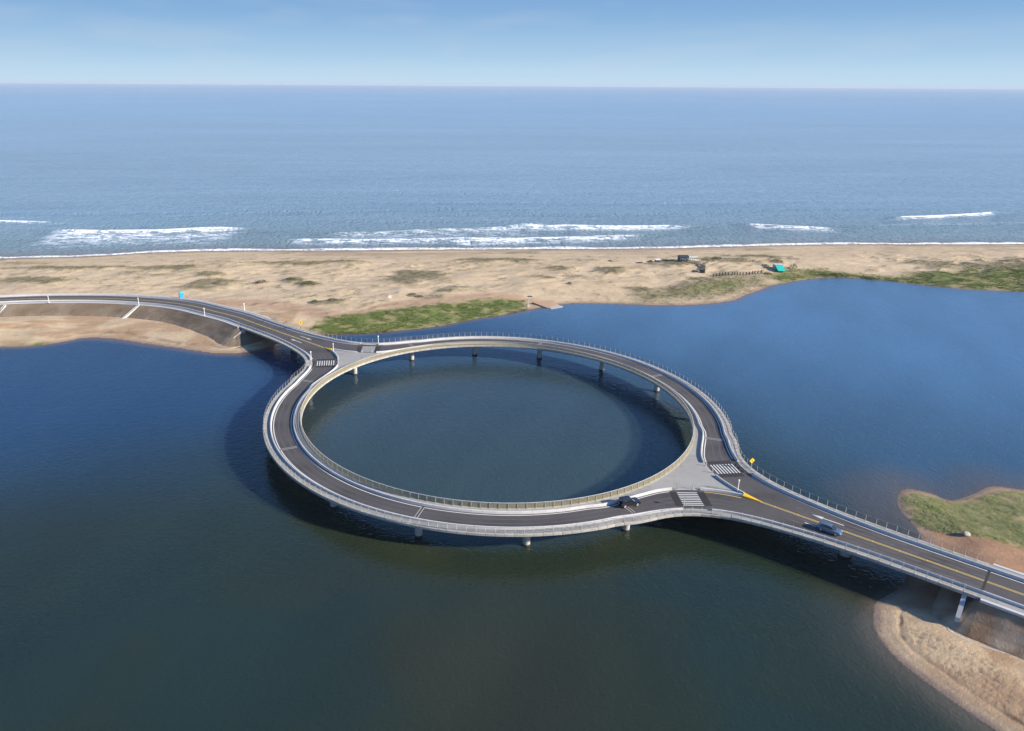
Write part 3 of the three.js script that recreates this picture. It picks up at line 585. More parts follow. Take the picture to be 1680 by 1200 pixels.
// edge panels and railings
{
  const cant = (w, y0, y1, L) => { const s = new THREE.Shape([[0, y0], [0.03, y1 - 0.08], [-0.05, y1], [-w + 0.05, y1], [-w, y1 - 0.08], [-w, 5.0], [-0.3, y0]].map((p) => new THREE.Vector2(...p))); return new THREE.ExtrudeGeometry(s, { depth: L - 0.09, bevelEnabled: false }).translate(0, 0, -(L - 0.09) / 2); };
  const L = 1.85, panels = [cant(0.98, 4.68, HR + 0.17, L), cant(0.98, 4.68, HR + 0.165, L)];
  const tones = [[0.46, 0.44, 0.395], [0.42, 0.40, 0.355], [0.49, 0.465, 0.42], [0.44, 0.415, 0.37]].map((c) => mat(c, { map: rep(concreteTex, 0.35, 0.35), roughness: 0.85 }));
  // a railing post: plate that leans out and curls in at the head
  const post = mergeGeometries([tube([[0, 0, 0], [0.10, 0.45, 0], [0.10, 0.95, 0], [-0.06, 1.33, 0]], 0.05, 5, 4), tube([[-0.06, 1.31, 0], [-0.14, 1.38, 0]], 0.04, 1, 4)]);
  const place = (o, p, q, s) => { const dx = q[0] - p[0], dz = q[1] - p[1]; o.position.set((p[0] + q[0]) / 2, 0, (p[1] + q[1]) / 2); o.rotation.y = Math.atan2(-dz, dx) + (s > 0 ? -Math.PI / 2 : Math.PI / 2); };
  let n = 0;
  const every = (P, step) => { const o = [P[0]]; let acc = 0; for (let i = 1; i < P.length; i++) { acc += Math.hypot(P[i][0] - P[i - 1][0], P[i][1] - P[i - 1][1]); if (acc >= step) { o.push(P[i]); acc -= step; } } return o; };
  const fine = (P) => spline(P.filter((_, i) => i % 4 === 0 || i === P.length - 1), 0.12);
  for (const [S, s, name] of [[A, 1, 'near'], [B, -1, 'far']]) {
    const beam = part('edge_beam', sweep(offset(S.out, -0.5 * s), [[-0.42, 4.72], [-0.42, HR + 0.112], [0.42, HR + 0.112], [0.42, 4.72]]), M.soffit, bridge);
    const rail = part('railing', sweep(offset(S.out, -0.22 * s), [[-0.025, HR + 1.48], [-0.025, HR + 1.52], [0.025, HR + 1.52], [0.025, HR + 1.48], [-0.025, HR + 1.48]]), M.rope, bridge);
    for (const [y, o] of [[0.42, -0.02], [0.68, 0.0], [0.94, 0.0], [1.2, -0.04]]) part('cable', sweep(offset(S.out, (-0.2 + o) * s), [[-0.02, HR + y], [0, HR + y + 0.035], [0.02, HR + y], [-0.02, HR + y]]), M.cable, rail);
    const pts = every(fine(S.out), L);
    for (let i = 0; i < pts.length - 1; i++) {
      const o = part('edge_panel', panels[n % 2], tones[(n * 7 + (n >> 2)) % 4], beam); place(o, pts[i], pts[i + 1], s); o.position.y = (hash(i, 5) - 0.5) * 0.012; n++;
      const p = part('railing_post', post, M.post, rail); place(p, pts[i], pts[i + 1], s);
      const N = [Math.cos(p.rotation.y), -Math.sin(p.rotation.y)];
      p.position.set(pts[i][0] - N[0] * 0.27, HR + 0.16, pts[i][1] - N[1] * 0.27);
    }
  }
  // inner rim of the ring
  const beam = part('edge_beam', sweep(ringArc(50.36, 0, 358, 2).map(([u, w]) => XZ(u, w)), [[-0.2, 4.66], [-0.2, HR + 0.11], [0.2, HR + 0.11], [0.2, 4.66]], true), M.concrete, bridge);
  const circle = (R) => ringArc(R, 0, 358, 2);
  const rail = part('railing', sweep(circle(50.22), [[-0.06, HR + 1.34], [-0.06, HR + 1.42], [0.06, HR + 1.42], [0.06, HR + 1.34], [-0.06, HR + 1.34]], true), M.barrier, bridge);
  for (const y of [0.20, 0.48, 0.76, 1.04]) part('slat', sweep(circle(50.26), [[-0.025, HR + y], [-0.025, HR + y + 0.15], [0.025, HR + y + 0.15], [0.025, HR + y], [-0.025, HR + y]], true), M.slat, rail);
  const num = 170, pg = cant(0.62, 4.68, HR + 0.15, 2 * Math.PI * 50 / num), ip = box(0.07, 1.25, 0.06, 0, 0.62, 0);
  for (let i = 0; i < num; i++) {
    const a = (i / num) * 2 * Math.PI, c = Math.cos(a), s = Math.sin(a);
    const o = part('edge_panel', pg, tones[(i * 5 + (i >> 2)) % 4], beam); o.position.set(50 * c, 0, 50 * s); o.rotation.y = -a + Math.PI;
    const a2 = a + Math.PI / num, p = part('railing_post', ip, M.post, rail); p.position.set(50.36 * Math.cos(a2), HR + 0.1, 50.36 * Math.sin(a2)); p.rotation.y = -a2;
  }
}
// abutments and wing walls
for (const e of [-1, 1]) {
  const q = (u, w) => XZ(e * u, w);
  part('abutment', slab([q(108.2, -5.4), q(109.4, -5.4), q(109.4, 5.4), q(108.2, 5.4)], [], -0.5, 4.6), M.soffit, bridge);
  for (const s of [-1, 1]) {
    const P = [[106.4, 5.6, 4.95], [107.1, 5.6, 4.95], [107.3, 10.4, 2.6], [106.6, 10.4, 2.6], [106.4, 5.6, 3.0], [107.1, 5.6, 3.0], [107.3, 10.4, 0.9], [106.6, 10.4, 0.9]];
    part('wing_wall', new ConvexGeometry(P.map(([u, w, y]) => { const [x, z] = q(u, w * s); return new THREE.Vector3(x, y, z); })), M.barrier, bridge);
  }
}

// ------------------------------------------------------------------ roads on the embankments
function road(line, name) {
  const o = struct(name, sweep(line, [[-4.15, HR], [4.15, HR]]), M.asphalt);
  const add = (n, off, w, m, y = HR + 0.006) => part(n, sweep(offset(line, off), [[-w / 2, y], [w / 2, y]]), m, o);
  add('centre_line', -0.17, 0.15, M.yellow); add('centre_line', 0.17, 0.15, M.yellow);
  for (const s of [-1, 1]) {
    add('edge_line', 3.68 * s, 0.22, M.paint);
    part('parapet', sweep(offset(line, 4.1 * s), barrierProfile(s)), M.barrier, o);
    part('footway', sweep(offset(line, 5.4 * s), [[-0.85, HR - 0.1], [-0.85, HR + 0.09], [0.85, HR + 0.09], [0.85, HR - 0.1]]), M.walk, o);
    part('kerb_wall', sweep(offset(line, 6.55 * s), [[-0.3, 4.3], [-0.3, HR + 0.17], [0.3, HR + 0.17], [0.3, 4.3]]), M.barrier, o);
  }
  return o;
}
road(LEFT_ROAD, 'road');
road(RIGHT_ROAD, 'road');
// ------------------------------------------------------------------ cars
const CAR = {
  glass: mat([0.015, 0.018, 0.022], { roughness: 0.08, clearcoat: 1, clearcoatRoughness: 0.03 }),
  tyre: mat([0.02, 0.02, 0.02], { roughness: 0.85 }), rim: mat([0.66, 0.66, 0.68], { roughness: 0.3, metalness: 0.7 }),
  lamp: mat([0.85, 0.86, 0.88], { roughness: 0.12, clearcoat: 1 }), tail: mat([0.35, 0.012, 0.012], { roughness: 0.2 }), trim: mat([0.025, 0.025, 0.027], { roughness: 0.6 }), plate: mat([0.7, 0.7, 0.68]),
};
// side outline [x, y] pulled across the width with rounded edges
function loaf(outline, width, bevel) {
  const s = new THREE.Shape(outline.map((p) => new THREE.Vector2(...p)));
  return new THREE.ExtrudeGeometry(s, { depth: width - 2 * bevel, bevelEnabled: true, bevelThickness: bevel, bevelSize: bevel, bevelSegments: 3, curveSegments: 4 }).translate(0, 0, -(width - 2 * bevel) / 2);
}
const hull = (pts) => new ConvexGeometry(pts.map((p) => new THREE.Vector3(...p)));
const quadSym = (pts) => hull(pts.flatMap(([x, y, z]) => [[x, y, z], [x, y, -z]]));
function wheels(t, xs, y, z, r, w) {
  const tyre = new THREE.CylinderGeometry(r, r, w, 22).rotateX(Math.PI / 2), rim = mergeGeometries([new THREE.CylinderGeometry(r * 0.62, r * 0.62, 0.03, 16).rotateX(Math.PI / 2), new THREE.TorusGeometry(r * 0.62, 0.025, 6, 18)].map((g) => g.toNonIndexed()));
  for (const x of xs) for (const s of [-1, 1]) { const o = part('wheel', tyre, CAR.tyre, t); o.position.set(x, y, z * s); const q = part('rim', rim, CAR.rim, o); q.position.z = s * (w / 2 + 0.005); }
}
const facing = (u0, w0, u1, w1) => { const a = XZ(u0, w0), b = XZ(u1, w1); return Math.atan2(-(b[1] - a[1]), b[0] - a[0]); };
{ // grey hatchback, driving away from the ring
  const [x, z] = XZ(83.9, 2.05), paint = mat([0.11, 0.165, 0.24], { roughness: 0.2, metalness: 0.3, clearcoat: 1, clearcoatRoughness: 0.06 });
  const t = thing('sedan_car', 'grey-blue hatchback car driving outward on the straight approach road', 'car', [x, HR, z], facing(0, 0, 1, 0));
  part('body', loaf([[-2.0, 0.34], [-2.08, 0.62], [-1.98, 0.86], [-1.2, 0.90], [0.75, 0.86], [1.75, 0.74], [2.04, 0.60], [2.06, 0.36], [1.75, 0.24], [-1.75, 0.24]], 1.74, 0.09), paint, t);
  part('cabin', quadSym([[-1.92, 0.92, 0.74], [-1.55, 1.40, 0.58], [-0.25, 1.46, 0.60], [0.35, 1.36, 0.57], [1.15, 0.88, 0.70]]), CAR.glass, t);
  part('roof', quadSym([[-1.62, 1.40, 0.58], [-1.2, 1.475, 0.56], [-0.2, 1.495, 0.57], [0.34, 1.40, 0.55], [-1.5, 1.38, 0.6], [0.3, 1.35, 0.58]]), paint, t);
  for (const s of [-1, 1]) {
    part('pillar', tube([[1.08, 0.90, 0.69 * s], [0.36, 1.36, 0.575 * s]], 0.035, 2, 5), paint, t); part('pillar', tube([[-0.35, 0.90, 0.745 * s], [-0.32, 1.44, 0.605 * s]], 0.035, 2, 5), paint, t);
    part('pillar', tube([[-1.75, 0.92, 0.735 * s], [-1.45, 1.40, 0.59 * s]], 0.07, 2, 5), paint, t);
    part('headlight', rbox(0.22, 0.16, 0.40, 0.05, 1.99, 0.62, 0.62 * s), CAR.lamp, t); part('tail_light', rbox(0.1, 0.28, 0.22, 0.04, -2.1, 0.75, 0.72 * s), CAR.tail, t);
    part('mirror', rbox(0.14, 0.12, 0.2, 0.04, 0.75, 0.95, 0.92 * s), paint, t);
  }
  part('grille', rbox(0.06, 0.16, 0.8, 0.02, 2.14, 0.45, 0), CAR.trim, t); part('number_plate', box(0.02, 0.1, 0.42, 2.18, 0.36, 0), CAR.plate, t);
  part('bumper', rbox(0.14, 0.2, 1.6, 0.06, -2.12, 0.42, 0), CAR.trim, t);
  wheels(t, [-1.32, 1.34], 0.31, 0.79, 0.31, 0.2);
}
{ // black off-roader on the ring
  const [x, z] = [24.65, 48.45], paint = mat([0.012, 0.012, 0.018], { roughness: 0.16, clearcoat: 1, clearcoatRoughness: 0.04 });
  const t = thing('off_road_car', 'black boxy off-road car with spare wheel on its back, driving on the ring', 'car', [x, HR, z], facing(50.8, 21.3, 52.35, 18.75));
  part('body', loaf([[-2.05, 0.5], [-2.1, 0.98], [-2.0, 1.08], [0.85, 1.08], [2.0, 1.0], [2.1, 0.9], [2.12, 0.52], [1.8, 0.42], [-1.8, 0.42]], 1.82, 0.07), paint, t);
  part('cabin', quadSym([[-2.02, 1.12, 0.82], [-1.9, 1.74, 0.72], [0.2, 1.76, 0.72], [0.85, 1.10, 0.80]]), CAR.glass, t);
  part('roof', quadSym([[-1.97, 1.72, 0.74], [-1.85, 1.83, 0.70], [0.1, 1.84, 0.70], [0.24, 1.75, 0.72], [-1.95, 1.70, 0.76]]), paint, t);
  for (const s of [-1, 1]) {
    part('pillar', tube([[0.86, 1.10, 0.80 * s], [0.2, 1.76, 0.71 * s]], 0.05, 2, 5), CAR.rim, t); part('pillar', tube([[-0.7, 1.10, 0.82 * s], [-0.7, 1.76, 0.73 * s]], 0.05, 2, 5), paint, t);
    part('pillar', tube([[-1.95, 1.10, 0.82 * s], [-1.86, 1.76, 0.72 * s]], 0.06, 2, 5), paint, t);
    part('roof_rail', tube([[-1.7, 1.88, 0.62 * s], [-0.1, 1.89, 0.62 * s]], 0.025, 3, 5), CAR.trim, t);
    part('headlight', rbox(0.1, 0.2, 0.3, 0.04, 2.12, 0.85, 0.66 * s), CAR.lamp, t); part('tail_light', rbox(0.08, 0.26, 0.16, 0.03, -2.14, 0.85, 0.78 * s), CAR.tail, t);
    part('mirror', rbox(0.14, 0.18, 0.22, 0.04, 0.7, 1.2, 1.0 * s), paint, t); part('running_board', rbox(2.0, 0.06, 0.2, 0.02, 0, 0.42, 0.92 * s), CAR.trim, t);
  }
  part('bumper', rbox(0.22, 0.26, 1.75, 0.06, 2.18, 0.52, 0), CAR.trim, t); part('bumper', rbox(0.18, 0.24, 1.75, 0.06, -2.16, 0.52, 0), CAR.trim, t);
  const sp = part('spare_wheel', new THREE.CylinderGeometry(0.37, 0.37, 0.24, 20).rotateZ(Math.PI / 2), CAR.tyre, t); sp.position.set(-2.28, 1.02, 0.1);
  const cover = part('rim', new THREE.CylinderGeometry(0.22, 0.22, 0.04, 16).rotateZ(Math.PI / 2), CAR.rim, sp); cover.position.x = -0.13;
  wheels(t, [-1.38, 1.45], 0.39, 0.83, 0.39, 0.24);
}

// ------------------------------------------------------------------ posts and signs on the roads
const DECKY = HR + 0.1;
{
  const white = mat([0.78, 0.78, 0.77], { roughness: 0.5 });
  const t = thing('marker_post', 'slim white post on the near tip of the paved island, beside the yellow nose', 'post', [48.7, HR, 42.9], 0, 'slim white posts along the road');
  part('post', cyl(0.11, 0.09, 2.7, 10, 0, 1.35, 0), white, t); part('head', rbox(0.34, 0.42, 0.2, 0.05, 0, 2.72, 0), white, t); part('base_plate', box(0.4, 0.06, 0.4, 0, 0.03, 0), M.post, t);
  dup(t, 'slim white post on the far tip of the paved island, beside the yellow nose', [-48.7, HR, -42.9], 0);
  dup(t, 'slim white post beside the far left crosswalk, at the bend of the near carriageway', [-54.4, DECKY, -35.0], 0.4);
  dup(t, 'slim white post by the outer railing where the far carriageway joins the ring', [-35.1, DECKY, -50.4], 0.9);
  dup(t, 'slim white post on the seaward side of the left approach road', [-88.4, DECKY, -87.6], 0.7);
  dup(t, 'slim white post above the grey slope, nearest of three to the bridge', [-101.3, DECKY, -81.2], 0.5);
  dup(t, 'slim white post above the grey slope, middle one of three', [-130.4, DECKY, -94.2], 0.2);
  dup(t, 'slim white post above the grey slope, leftmost in the photo', [-165.9, DECKY, -96.6], 0);
}
function plateSign(name, label, p, turn, w, col, shape, h = 2.4) {
  const t = thing(name, label, 'road sign', p, turn);
  part('pole', cyl(0.05, 0.05, h, 8, 0, h / 2, 0), M.post, t);
  const pl = part('plate', (shape === 'diamond' ? rbox(w, w, 0.05, 0.02).rotateZ(Math.PI / 4) : rbox(w, w * 0.9, 0.05, 0.02)).translate(0, h, 0.06), col, t);
  return [t, pl];
}
{
  const yel = mat([0.86, 0.60, 0.01], { roughness: 0.5 }), blk = mat([0.03, 0.03, 0.03]);
  const glyph = (pl, h) => { part('symbol', flat([[-0.07, -0.28], [0.07, -0.28], [0.07, 0.05], [0.2, 0.05], [0, 0.3], [-0.2, 0.05], [-0.07, 0.05]], [], 0).rotateX(Math.PI / 2).translate(0, h, 0.095), blk, pl); };
  const [a, pa] = plateSign('warning_sign', 'yellow diamond warning sign on the outer railing beside the right crosswalk', [55.2, DECKY, 33.0], 0.25, 0.95, yel, 'diamond', 2.1); glyph(pa, 2.1);
  const [b, pb] = plateSign('warning_sign', 'yellow diamond warning sign at the left approach, in front of the reddish sand track', [-63.2, DECKY, -65.3], 0.1, 1.15, yel, 'diamond', 2.6); glyph(pb, 2.6);
  const brown = mat([0.35, 0.17, 0.05], { roughness: 0.6 });
  const [c, pc] = plateSign('crossing_sign', 'thin pole with a small brown plate standing at the near end of the zebra crossing', [35.6, DECKY, 49.0], 1.25, 0.5, brown, 'square', 2.3);
  const white = mat([0.86, 0.85, 0.86], { roughness: 0.5 });
  const [d] = plateSign('information_sign', 'small white sign board standing alone on the sand above the reddish track', [-36.1, beachHeight(-36.1, -113.6), -113.6], 0, 1.3, white, 'square', 1.9);
  part('pole', cyl(0.05, 0.05, 1.9, 8, 0.4, 0.95, 0), M.post, d);
}
{ // mast beside the ramp
  const y = beachHeight(20.1, -112.5), t = thing('lamp_mast', 'thin mast with dark flat panel on top, beside the slipway', 'mast', [20.1, y, -112.5]);
  part('pole', cyl(0.09, 0.07, 4.4, 8, 0, 2.2, 0), M.post, t); part('panel', rbox(2.0, 0.16, 0.9, 0.05, 0.5, 4.45, 0).rotateX(0.12), CAR.trim, t); part('foot', rbox(0.8, 0.7, 0.8, 0.08, 0, 0.2, 0), M.barrier, t);
}
{ // blue cabin by the left road
  const blue = mat([0.03, 0.30, 0.62], { roughness: 0.45 }), litBlue = mat([0.10, 0.55, 0.78], { roughness: 0.45 });  // second tone is the same blue as lit by sun, painted on roof and door
  const t = thing('portable_toilet', 'small bright blue cabin on the seaward edge of the left road', 'portable cabin', [-118.0, HR - 0.1, -105.6], 0.5);
  part('walls', rbox(1.5, 2.2, 1.5, 0.05, 0, 1.15, 0), blue, t); part('roof', quadSym([[-0.82, 2.24, 0.82], [0.82, 2.24, 0.82], [-0.5, 2.46, 0.6], [0.5, 2.46, 0.6]]), litBlue, t);
  const d = part('door', rbox(0.06, 1.95, 1.1, 0.02, 0.76, 1.06, 0), litBlue, t); part('handle', box(0.05, 0.16, 0.05, 0.81, 1.05, 0.4), M.post, d); part('skid', box(1.6, 0.1, 1.6, 0, 0.05, 0), CAR.trim, t);
}
// concrete chutes down the left slope
for (const [p, q, label] of [[[-130.6, -94.4], [-135.6, -87.2], 'pale concrete drain chute on the grey slope, nearer the bridge'], [[-181.5, -94.2], [-183.4, -89.0], 'pale concrete drain chute on the grey slope at the left edge of the photo']]) {
  const t = thing('drain_chute', label, 'drain chute', [0, 0, 0]), dx = q[0] - p[0], dz = q[1] - p[1], l = Math.hypot(dx, dz), n = [-dz / l, dx / l];
  for (const s of [-1, 1]) part('side_wall', hull([0, 0.22].flatMap((o) => [[p, 5.1], [q, 0.95]].flatMap(([c, y]) => [[c[0] + n[0] * s * (0.3 + o), y - 0.5, c[1] + n[1] * s * (0.3 + o)], [c[0] + n[0] * s * (0.3 + o), y + 0.28, c[1] + n[1] * s * (0.3 + o)]]))), M.barrier, t);
  part('channel', hull([-0.3, 0.3].flatMap((o) => [[p, 5.1], [q, 0.95]].flatMap(([c, y]) => [[c[0] + n[0] * o, y - 0.4, c[1] + n[1] * o], [c[0] + n[0] * o, y + 0.1, c[1] + n[1] * o]]))), M.barrier, t);
}
{ // toe walls of the slopes
  const wallAlong = (label, pts, h) => { const t = thing('toe_wall', label, 'low wall', [0, 0, 0]); const P = spline(pts, 1.0); part('wall', sweep(P, [[-0.13, -0.3], [-0.13, h - 0.12], [0.13, h - 0.12], [0.13, -0.3]]), M.concrete, t); return t; };
  wallAlong('low pale concrete wall along the foot of the brown slope, bottom right', [[71.6, 78.4], [71.0, 80.4], [72.4, 82.5], [74.9, 84.4], [77.7, 86.0], [81, 88.4], [88, 94.5], [100, 105]], 0.95);
  wallAlong('low pale concrete wall along the foot of the left slope beside the bridge end', [[-92.2, -60.6], [-89.0, -59.2], [-86.0, -59.0], [-83.2, -61.0], [-81.2, -64.5]], 0.75);
}
{ // boat ramp
  const t = thing('boat_ramp', 'sloping concrete slipway at the end of the reddish track, running into the lagoon', 'slipway');
  part('slab', hull([[22, 1.25, -116], [31, 1.25, -119], [33.6, 0.1, -113.6], [28.4, 0.1, -110.6], [22, 0.2, -116], [31, 0.2, -119], [33.6, -0.6, -113.6], [28.4, -0.6, -110.6]]), mat([0.50, 0.34, 0.24], { map: rep(sandTex, 0.2, 0.2), roughness: 0.9 }), t);
  part('tip', hull([[32.4, 0.42, -115.0], [34.6, 0.12, -113.8], [33.8, 0.1, -112.4], [29.2, 0.1, -109.8], [28.6, 0.3, -111.2], [32, -0.4, -114.4], [33.8, -0.4, -112.4], [29.2, -0.4, -109.8]]), M.concrete, t);
}
// white boulder on the right bank
{
  const g = new THREE.IcosahedronGeometry(0.62, 3), p = g.attributes.position;
  for (let i = 0; i < p.count; i++) { const v = new THREE.Vector3().fromBufferAttribute(p, i), k = 0.75 + 0.5 * fbm(v.x * 2 + 5, v.y * 2 + v.z * 1.7, 3); p.setXYZ(i, v.x * k * 1.15, v.y * k * 0.85, v.z * k); }
  g.computeVertexNormals();
  const t = thing('boulder', 'single pale boulder at the edge of the grass above the brown soil, right bank', 'boulder', [91.7, bankHeight(91.7, 52.3) + 0.3, 52.3]);
  part('stone', g, mat([0.36, 0.34, 0.30], { bumpMap: rep(grainTex, 2, 2), bumpScale: 0.03 }), t);
}

// ------------------------------------------------------------------ beach buildings
{
  const navy = mat([0.035, 0.045, 0.075], { roughness: 0.6 }), cream = mat([0.62, 0.62, 0.54], { roughness: 0.75 }), wood = mat([0.10, 0.10, 0.095], { map: rep(concreteTex, 0.8, 0.8), roughness: 0.85 }), glass = CAR.glass;
  const y = beachHeight(106, -188), t = thing('beach_house', 'dark beach house with pale open terrace on the dune, below the surf line', 'beach house', [105, y, -188.5], 0.06); t.scale.setScalar(0.8);
  part('wall', rbox(5.6, 2.5, 4.2, 0.06, 0, 1.9, 0), navy, t); part('roof', hull([[-3.1, 3.15, 2.6], [3.1, 3.15, 2.6], [-3.1, 3.15, -2.6], [3.1, 3.15, -2.6], [-2.9, 3.95, -0.3], [2.9, 3.95, -0.3]]), navy, t);
  for (const x of [-1.7, 0, 1.7]) { const f = part('window', rbox(1.1, 1.1, 0.06, 0.02, x, 1.95, 2.12), cream, t); part('pane', box(0.9, 0.9, 0.03, x, 1.95, 2.16), glass, f); }
  part('terrace_floor', box(6.4, 0.2, 4.0, 6.0, 0.8, 0), cream, t); part('terrace_roof', rbox(6.2, 0.18, 3.6, 0.04, 6.0, 2.75, -0.3), cream, t);
  for (const x of [3.4, 6.0, 8.8]) for (const z of [-1.8, 1.6]) part('terrace_post', box(0.16, 2.0, 0.16, x, 1.8, z), cream, t);
  part('terrace_rail', box(6.4, 0.7, 0.08, 6.0, 1.25, 1.95), cream, t); part('chimney', box(0.4, 1.1, 0.4, 3.9, 3.3, -0.8), M.barrier, t); part('chimney', box(0.3, 0.9, 0.3, 5.6, 3.2, -0.6), mat([0.45, 0.24, 0.16]), t);
  for (const x of [-2.4, 0, 2.4]) for (const z of [-1.7, 1.7]) part('stilt', cyl(0.14, 0.14, 1.6, 8, x, 0.1, z), wood, t);
  const b = thing('boardwalk', 'dark timber boardwalk curving down the dune from the beach house', 'boardwalk');
  const P = spline([[104, -185.6], [108, -184.2], [110.6, -181], [111, -176], [109.2, -171], [107.2, -167]], 0.55);
  P.forEach((p, i) => { if (i % 1 || i === P.length - 1) return; const q = P[i + 1], a = Math.atan2(-(q[1] - p[1]), q[0] - p[0]), o = part('plank', box(0.46, 0.1, 1.9), wood, b); o.position.set(p[0], beachHeight(p[0], p[1]) + 0.75, p[1]); o.rotation.y = a; });
  for (const s of [-1, 1]) for (let i = 0; i < P.length - 3; i += 3) { const N = normals(P)[i], p = [P[i][0] + N[0] * s * 0.95, P[i][1] + N[1] * s * 0.95]; part('rail_post', box(0.12, 1.5, 0.12, p[0], beachHeight(P[i][0], P[i][1]) + 1.0, p[1]), wood, b); }
  const y2 = beachHeight(107.4, -165), h = thing('beach_shed', 'small dark shed with pale side at the lower end of the boardwalk', 'shed', [107.2, y2, -164.8], -0.3); h.scale.setScalar(0.8);
  part('wall', rbox(3.0, 2.0, 2.4, 0.05, 0, 1.0, 0), mat([0.05, 0.065, 0.07]), h); part('roof', hull([[-1.7, 2.0, 1.5], [1.7, 2.0, 1.5], [-1.7, 2.35, -1.5], [1.7, 2.35, -1.5], [-1.7, 2.12, 1.5], [1.7, 2.12, 1.5]]), wood, h); part('door', box(0.05, 1.6, 0.8, 1.53, 0.85, 0.3), cream, h);
  const y3 = beachHeight(93, -188), k = thing('beach_shed', 'small black shed with white roof among bushes left of the beach house', 'shed', [92.6, y3, -189], 0.1); k.scale.setScalar(0.75);
  part('wall', rbox(3.2, 1.5, 2.2, 0.05, 0, 0.75, 0), mat([0.03, 0.028, 0.03]), k); part('roof', hull([[-1.8, 1.5, 1.3], [1.8, 1.5, 1.3], [-1.8, 1.9, -1.4], [1.8, 1.9, -1.4], [-1.8, 1.62, 1.3], [1.8, 1.62, 1.3]]), mat([0.7, 0.7, 0.72]), k); part('door', box(0.9, 1.2, 0.06, 0.4, 0.65, 1.12), CAR.trim, k);
  const y4 = beachHeight(82.7, -186), boat = thing('upturned_boat', 'dark upturned boat lying on open sand left of the black shed', 'boat', [82.7, y4, -186], 0.15);
  const keel = []; for (let i = 0; i <= 10; i++) { const s = i / 10, w = 0.75 * Math.sin(Math.PI * Math.min(1, 0.12 + s * 0.88)) ** 0.6; keel.push([(s - 0.5) * 4.4, 0.02, w], [(s - 0.5) * 4.4, 0.02, -w], [(s - 0.5) * 4.0, 0.62 * Math.sin(Math.PI * (0.1 + 0.8 * s)) ** 0.5, 0]); }
  part('hull', hull(keel), mat([0.045, 0.035, 0.035], { roughness: 0.5 }), boat); part('keel_strip', box(3.4, 0.06, 0.08, 0, 0.64, 0), CAR.trim, boat);
  const y5 = beachHeight(148, -176), g = thing('boathouse', 'turquoise sloping roof of a small grey boathouse above the green shore', 'boathouse', [147.5, y5, -174.5], -0.1); g.scale.setScalar(0.72);
  const turq = mat([0.02, 0.52, 0.42], { roughness: 0.5 });
  part('wall', rbox(5.2, 3.0, 4.2, 0.06, 0, 1.5, -3.6), mat([0.5, 0.52, 0.5]), g); part('roof', hull([[-2.4, 2.9, -1.6], [2.4, 2.9, -1.6], [-2.0, 0.5, 5.2], [2.8, 0.5, 5.2], [-2.4, 2.76, -1.6], [2.4, 2.76, -1.6], [-2.0, 0.36, 5.2], [2.8, 0.36, 5.2]]), turq, g);
  part('upper_roof', rbox(5.6, 0.16, 4.6, 0.04, 0, 3.08, -3.6), M.barrier, g); part('side_wall', hull([[2.3, 0, -1.5], [2.3, 2.7, -1.5], [2.6, 0, 5], [2.6, 0.35, 5], [2.2, 0, -1.5], [2.2, 2.7, -1.5]]), mat([0.03, 0.25, 0.22]), g);
}
{ // fence of dark posts
  const y = beachHeight(111, -158), t = thing('post_fence', 'row of dark wooden posts along the upper edge of the dune meadow', 'fence'), wood = mat([0.05, 0.04, 0.032]);
  for (let i = 0; i < 17; i++) { const s = i / 16, x = 110 + 26 * s, z = -157 - 10.5 * s, o = part('post', cyl(0.28, 0.24, 1.7, 7), wood, t); o.position.set(x + rr(-0.2, 0.2), beachHeight(x, z) + 0.6, z); o.rotation.z = rr(-0.08, 0.08); }
  part('rail', tube([[110, beachHeight(110, -157) + 0.95, -157], [123, beachHeight(123, -162.2) + 0.95, -162.2], [136, beachHeight(136, -167.5) + 0.95, -167.5]], 0.09, 12, 5), wood, t);
}

// ------------------------------------------------------------------ plants
const leafM = [[0.075, 0.095, 0.03], [0.055, 0.07, 0.028], [0.10, 0.105, 0.04]].map((c) => mat(c, { roughness: 0.9, side: THREE.DoubleSide }));
function leafClump(n, rx, ry, rz, s) {
  const pos = [];
  for (let i = 0; i < n; i++) {
    const a = rr(0, 6.283), q = Math.sqrt(rnd()), e = rr(0, 1), x = Math.cos(a) * q * rx, z = Math.sin(a) * q * rz, y = ry * Math.sqrt(Math.max(0.02, 1 - q * q)) * (0.35 + 0.65 * e) * (0.75 + 0.5 * fbm(x * 1.3 + rx * 9, z * 1.3, 2));
    const d = () => [rr(-s, s), rr(-s * 0.8, s * 0.8), rr(-s, s)];
    for (const k of [d(), d(), d()]) pos.push(x + k[0], Math.max(0.02, y + k[1]), z + k[2]);
  }
  const g = new THREE.BufferGeometry(); g.setAttribute('position', new THREE.Float32BufferAttribute(pos, 3)); g.setAttribute('uv', new THREE.Float32BufferAttribute(new Float32Array(pos.length / 3 * 2), 2)); g.computeVertexNormals();
  return g;
}
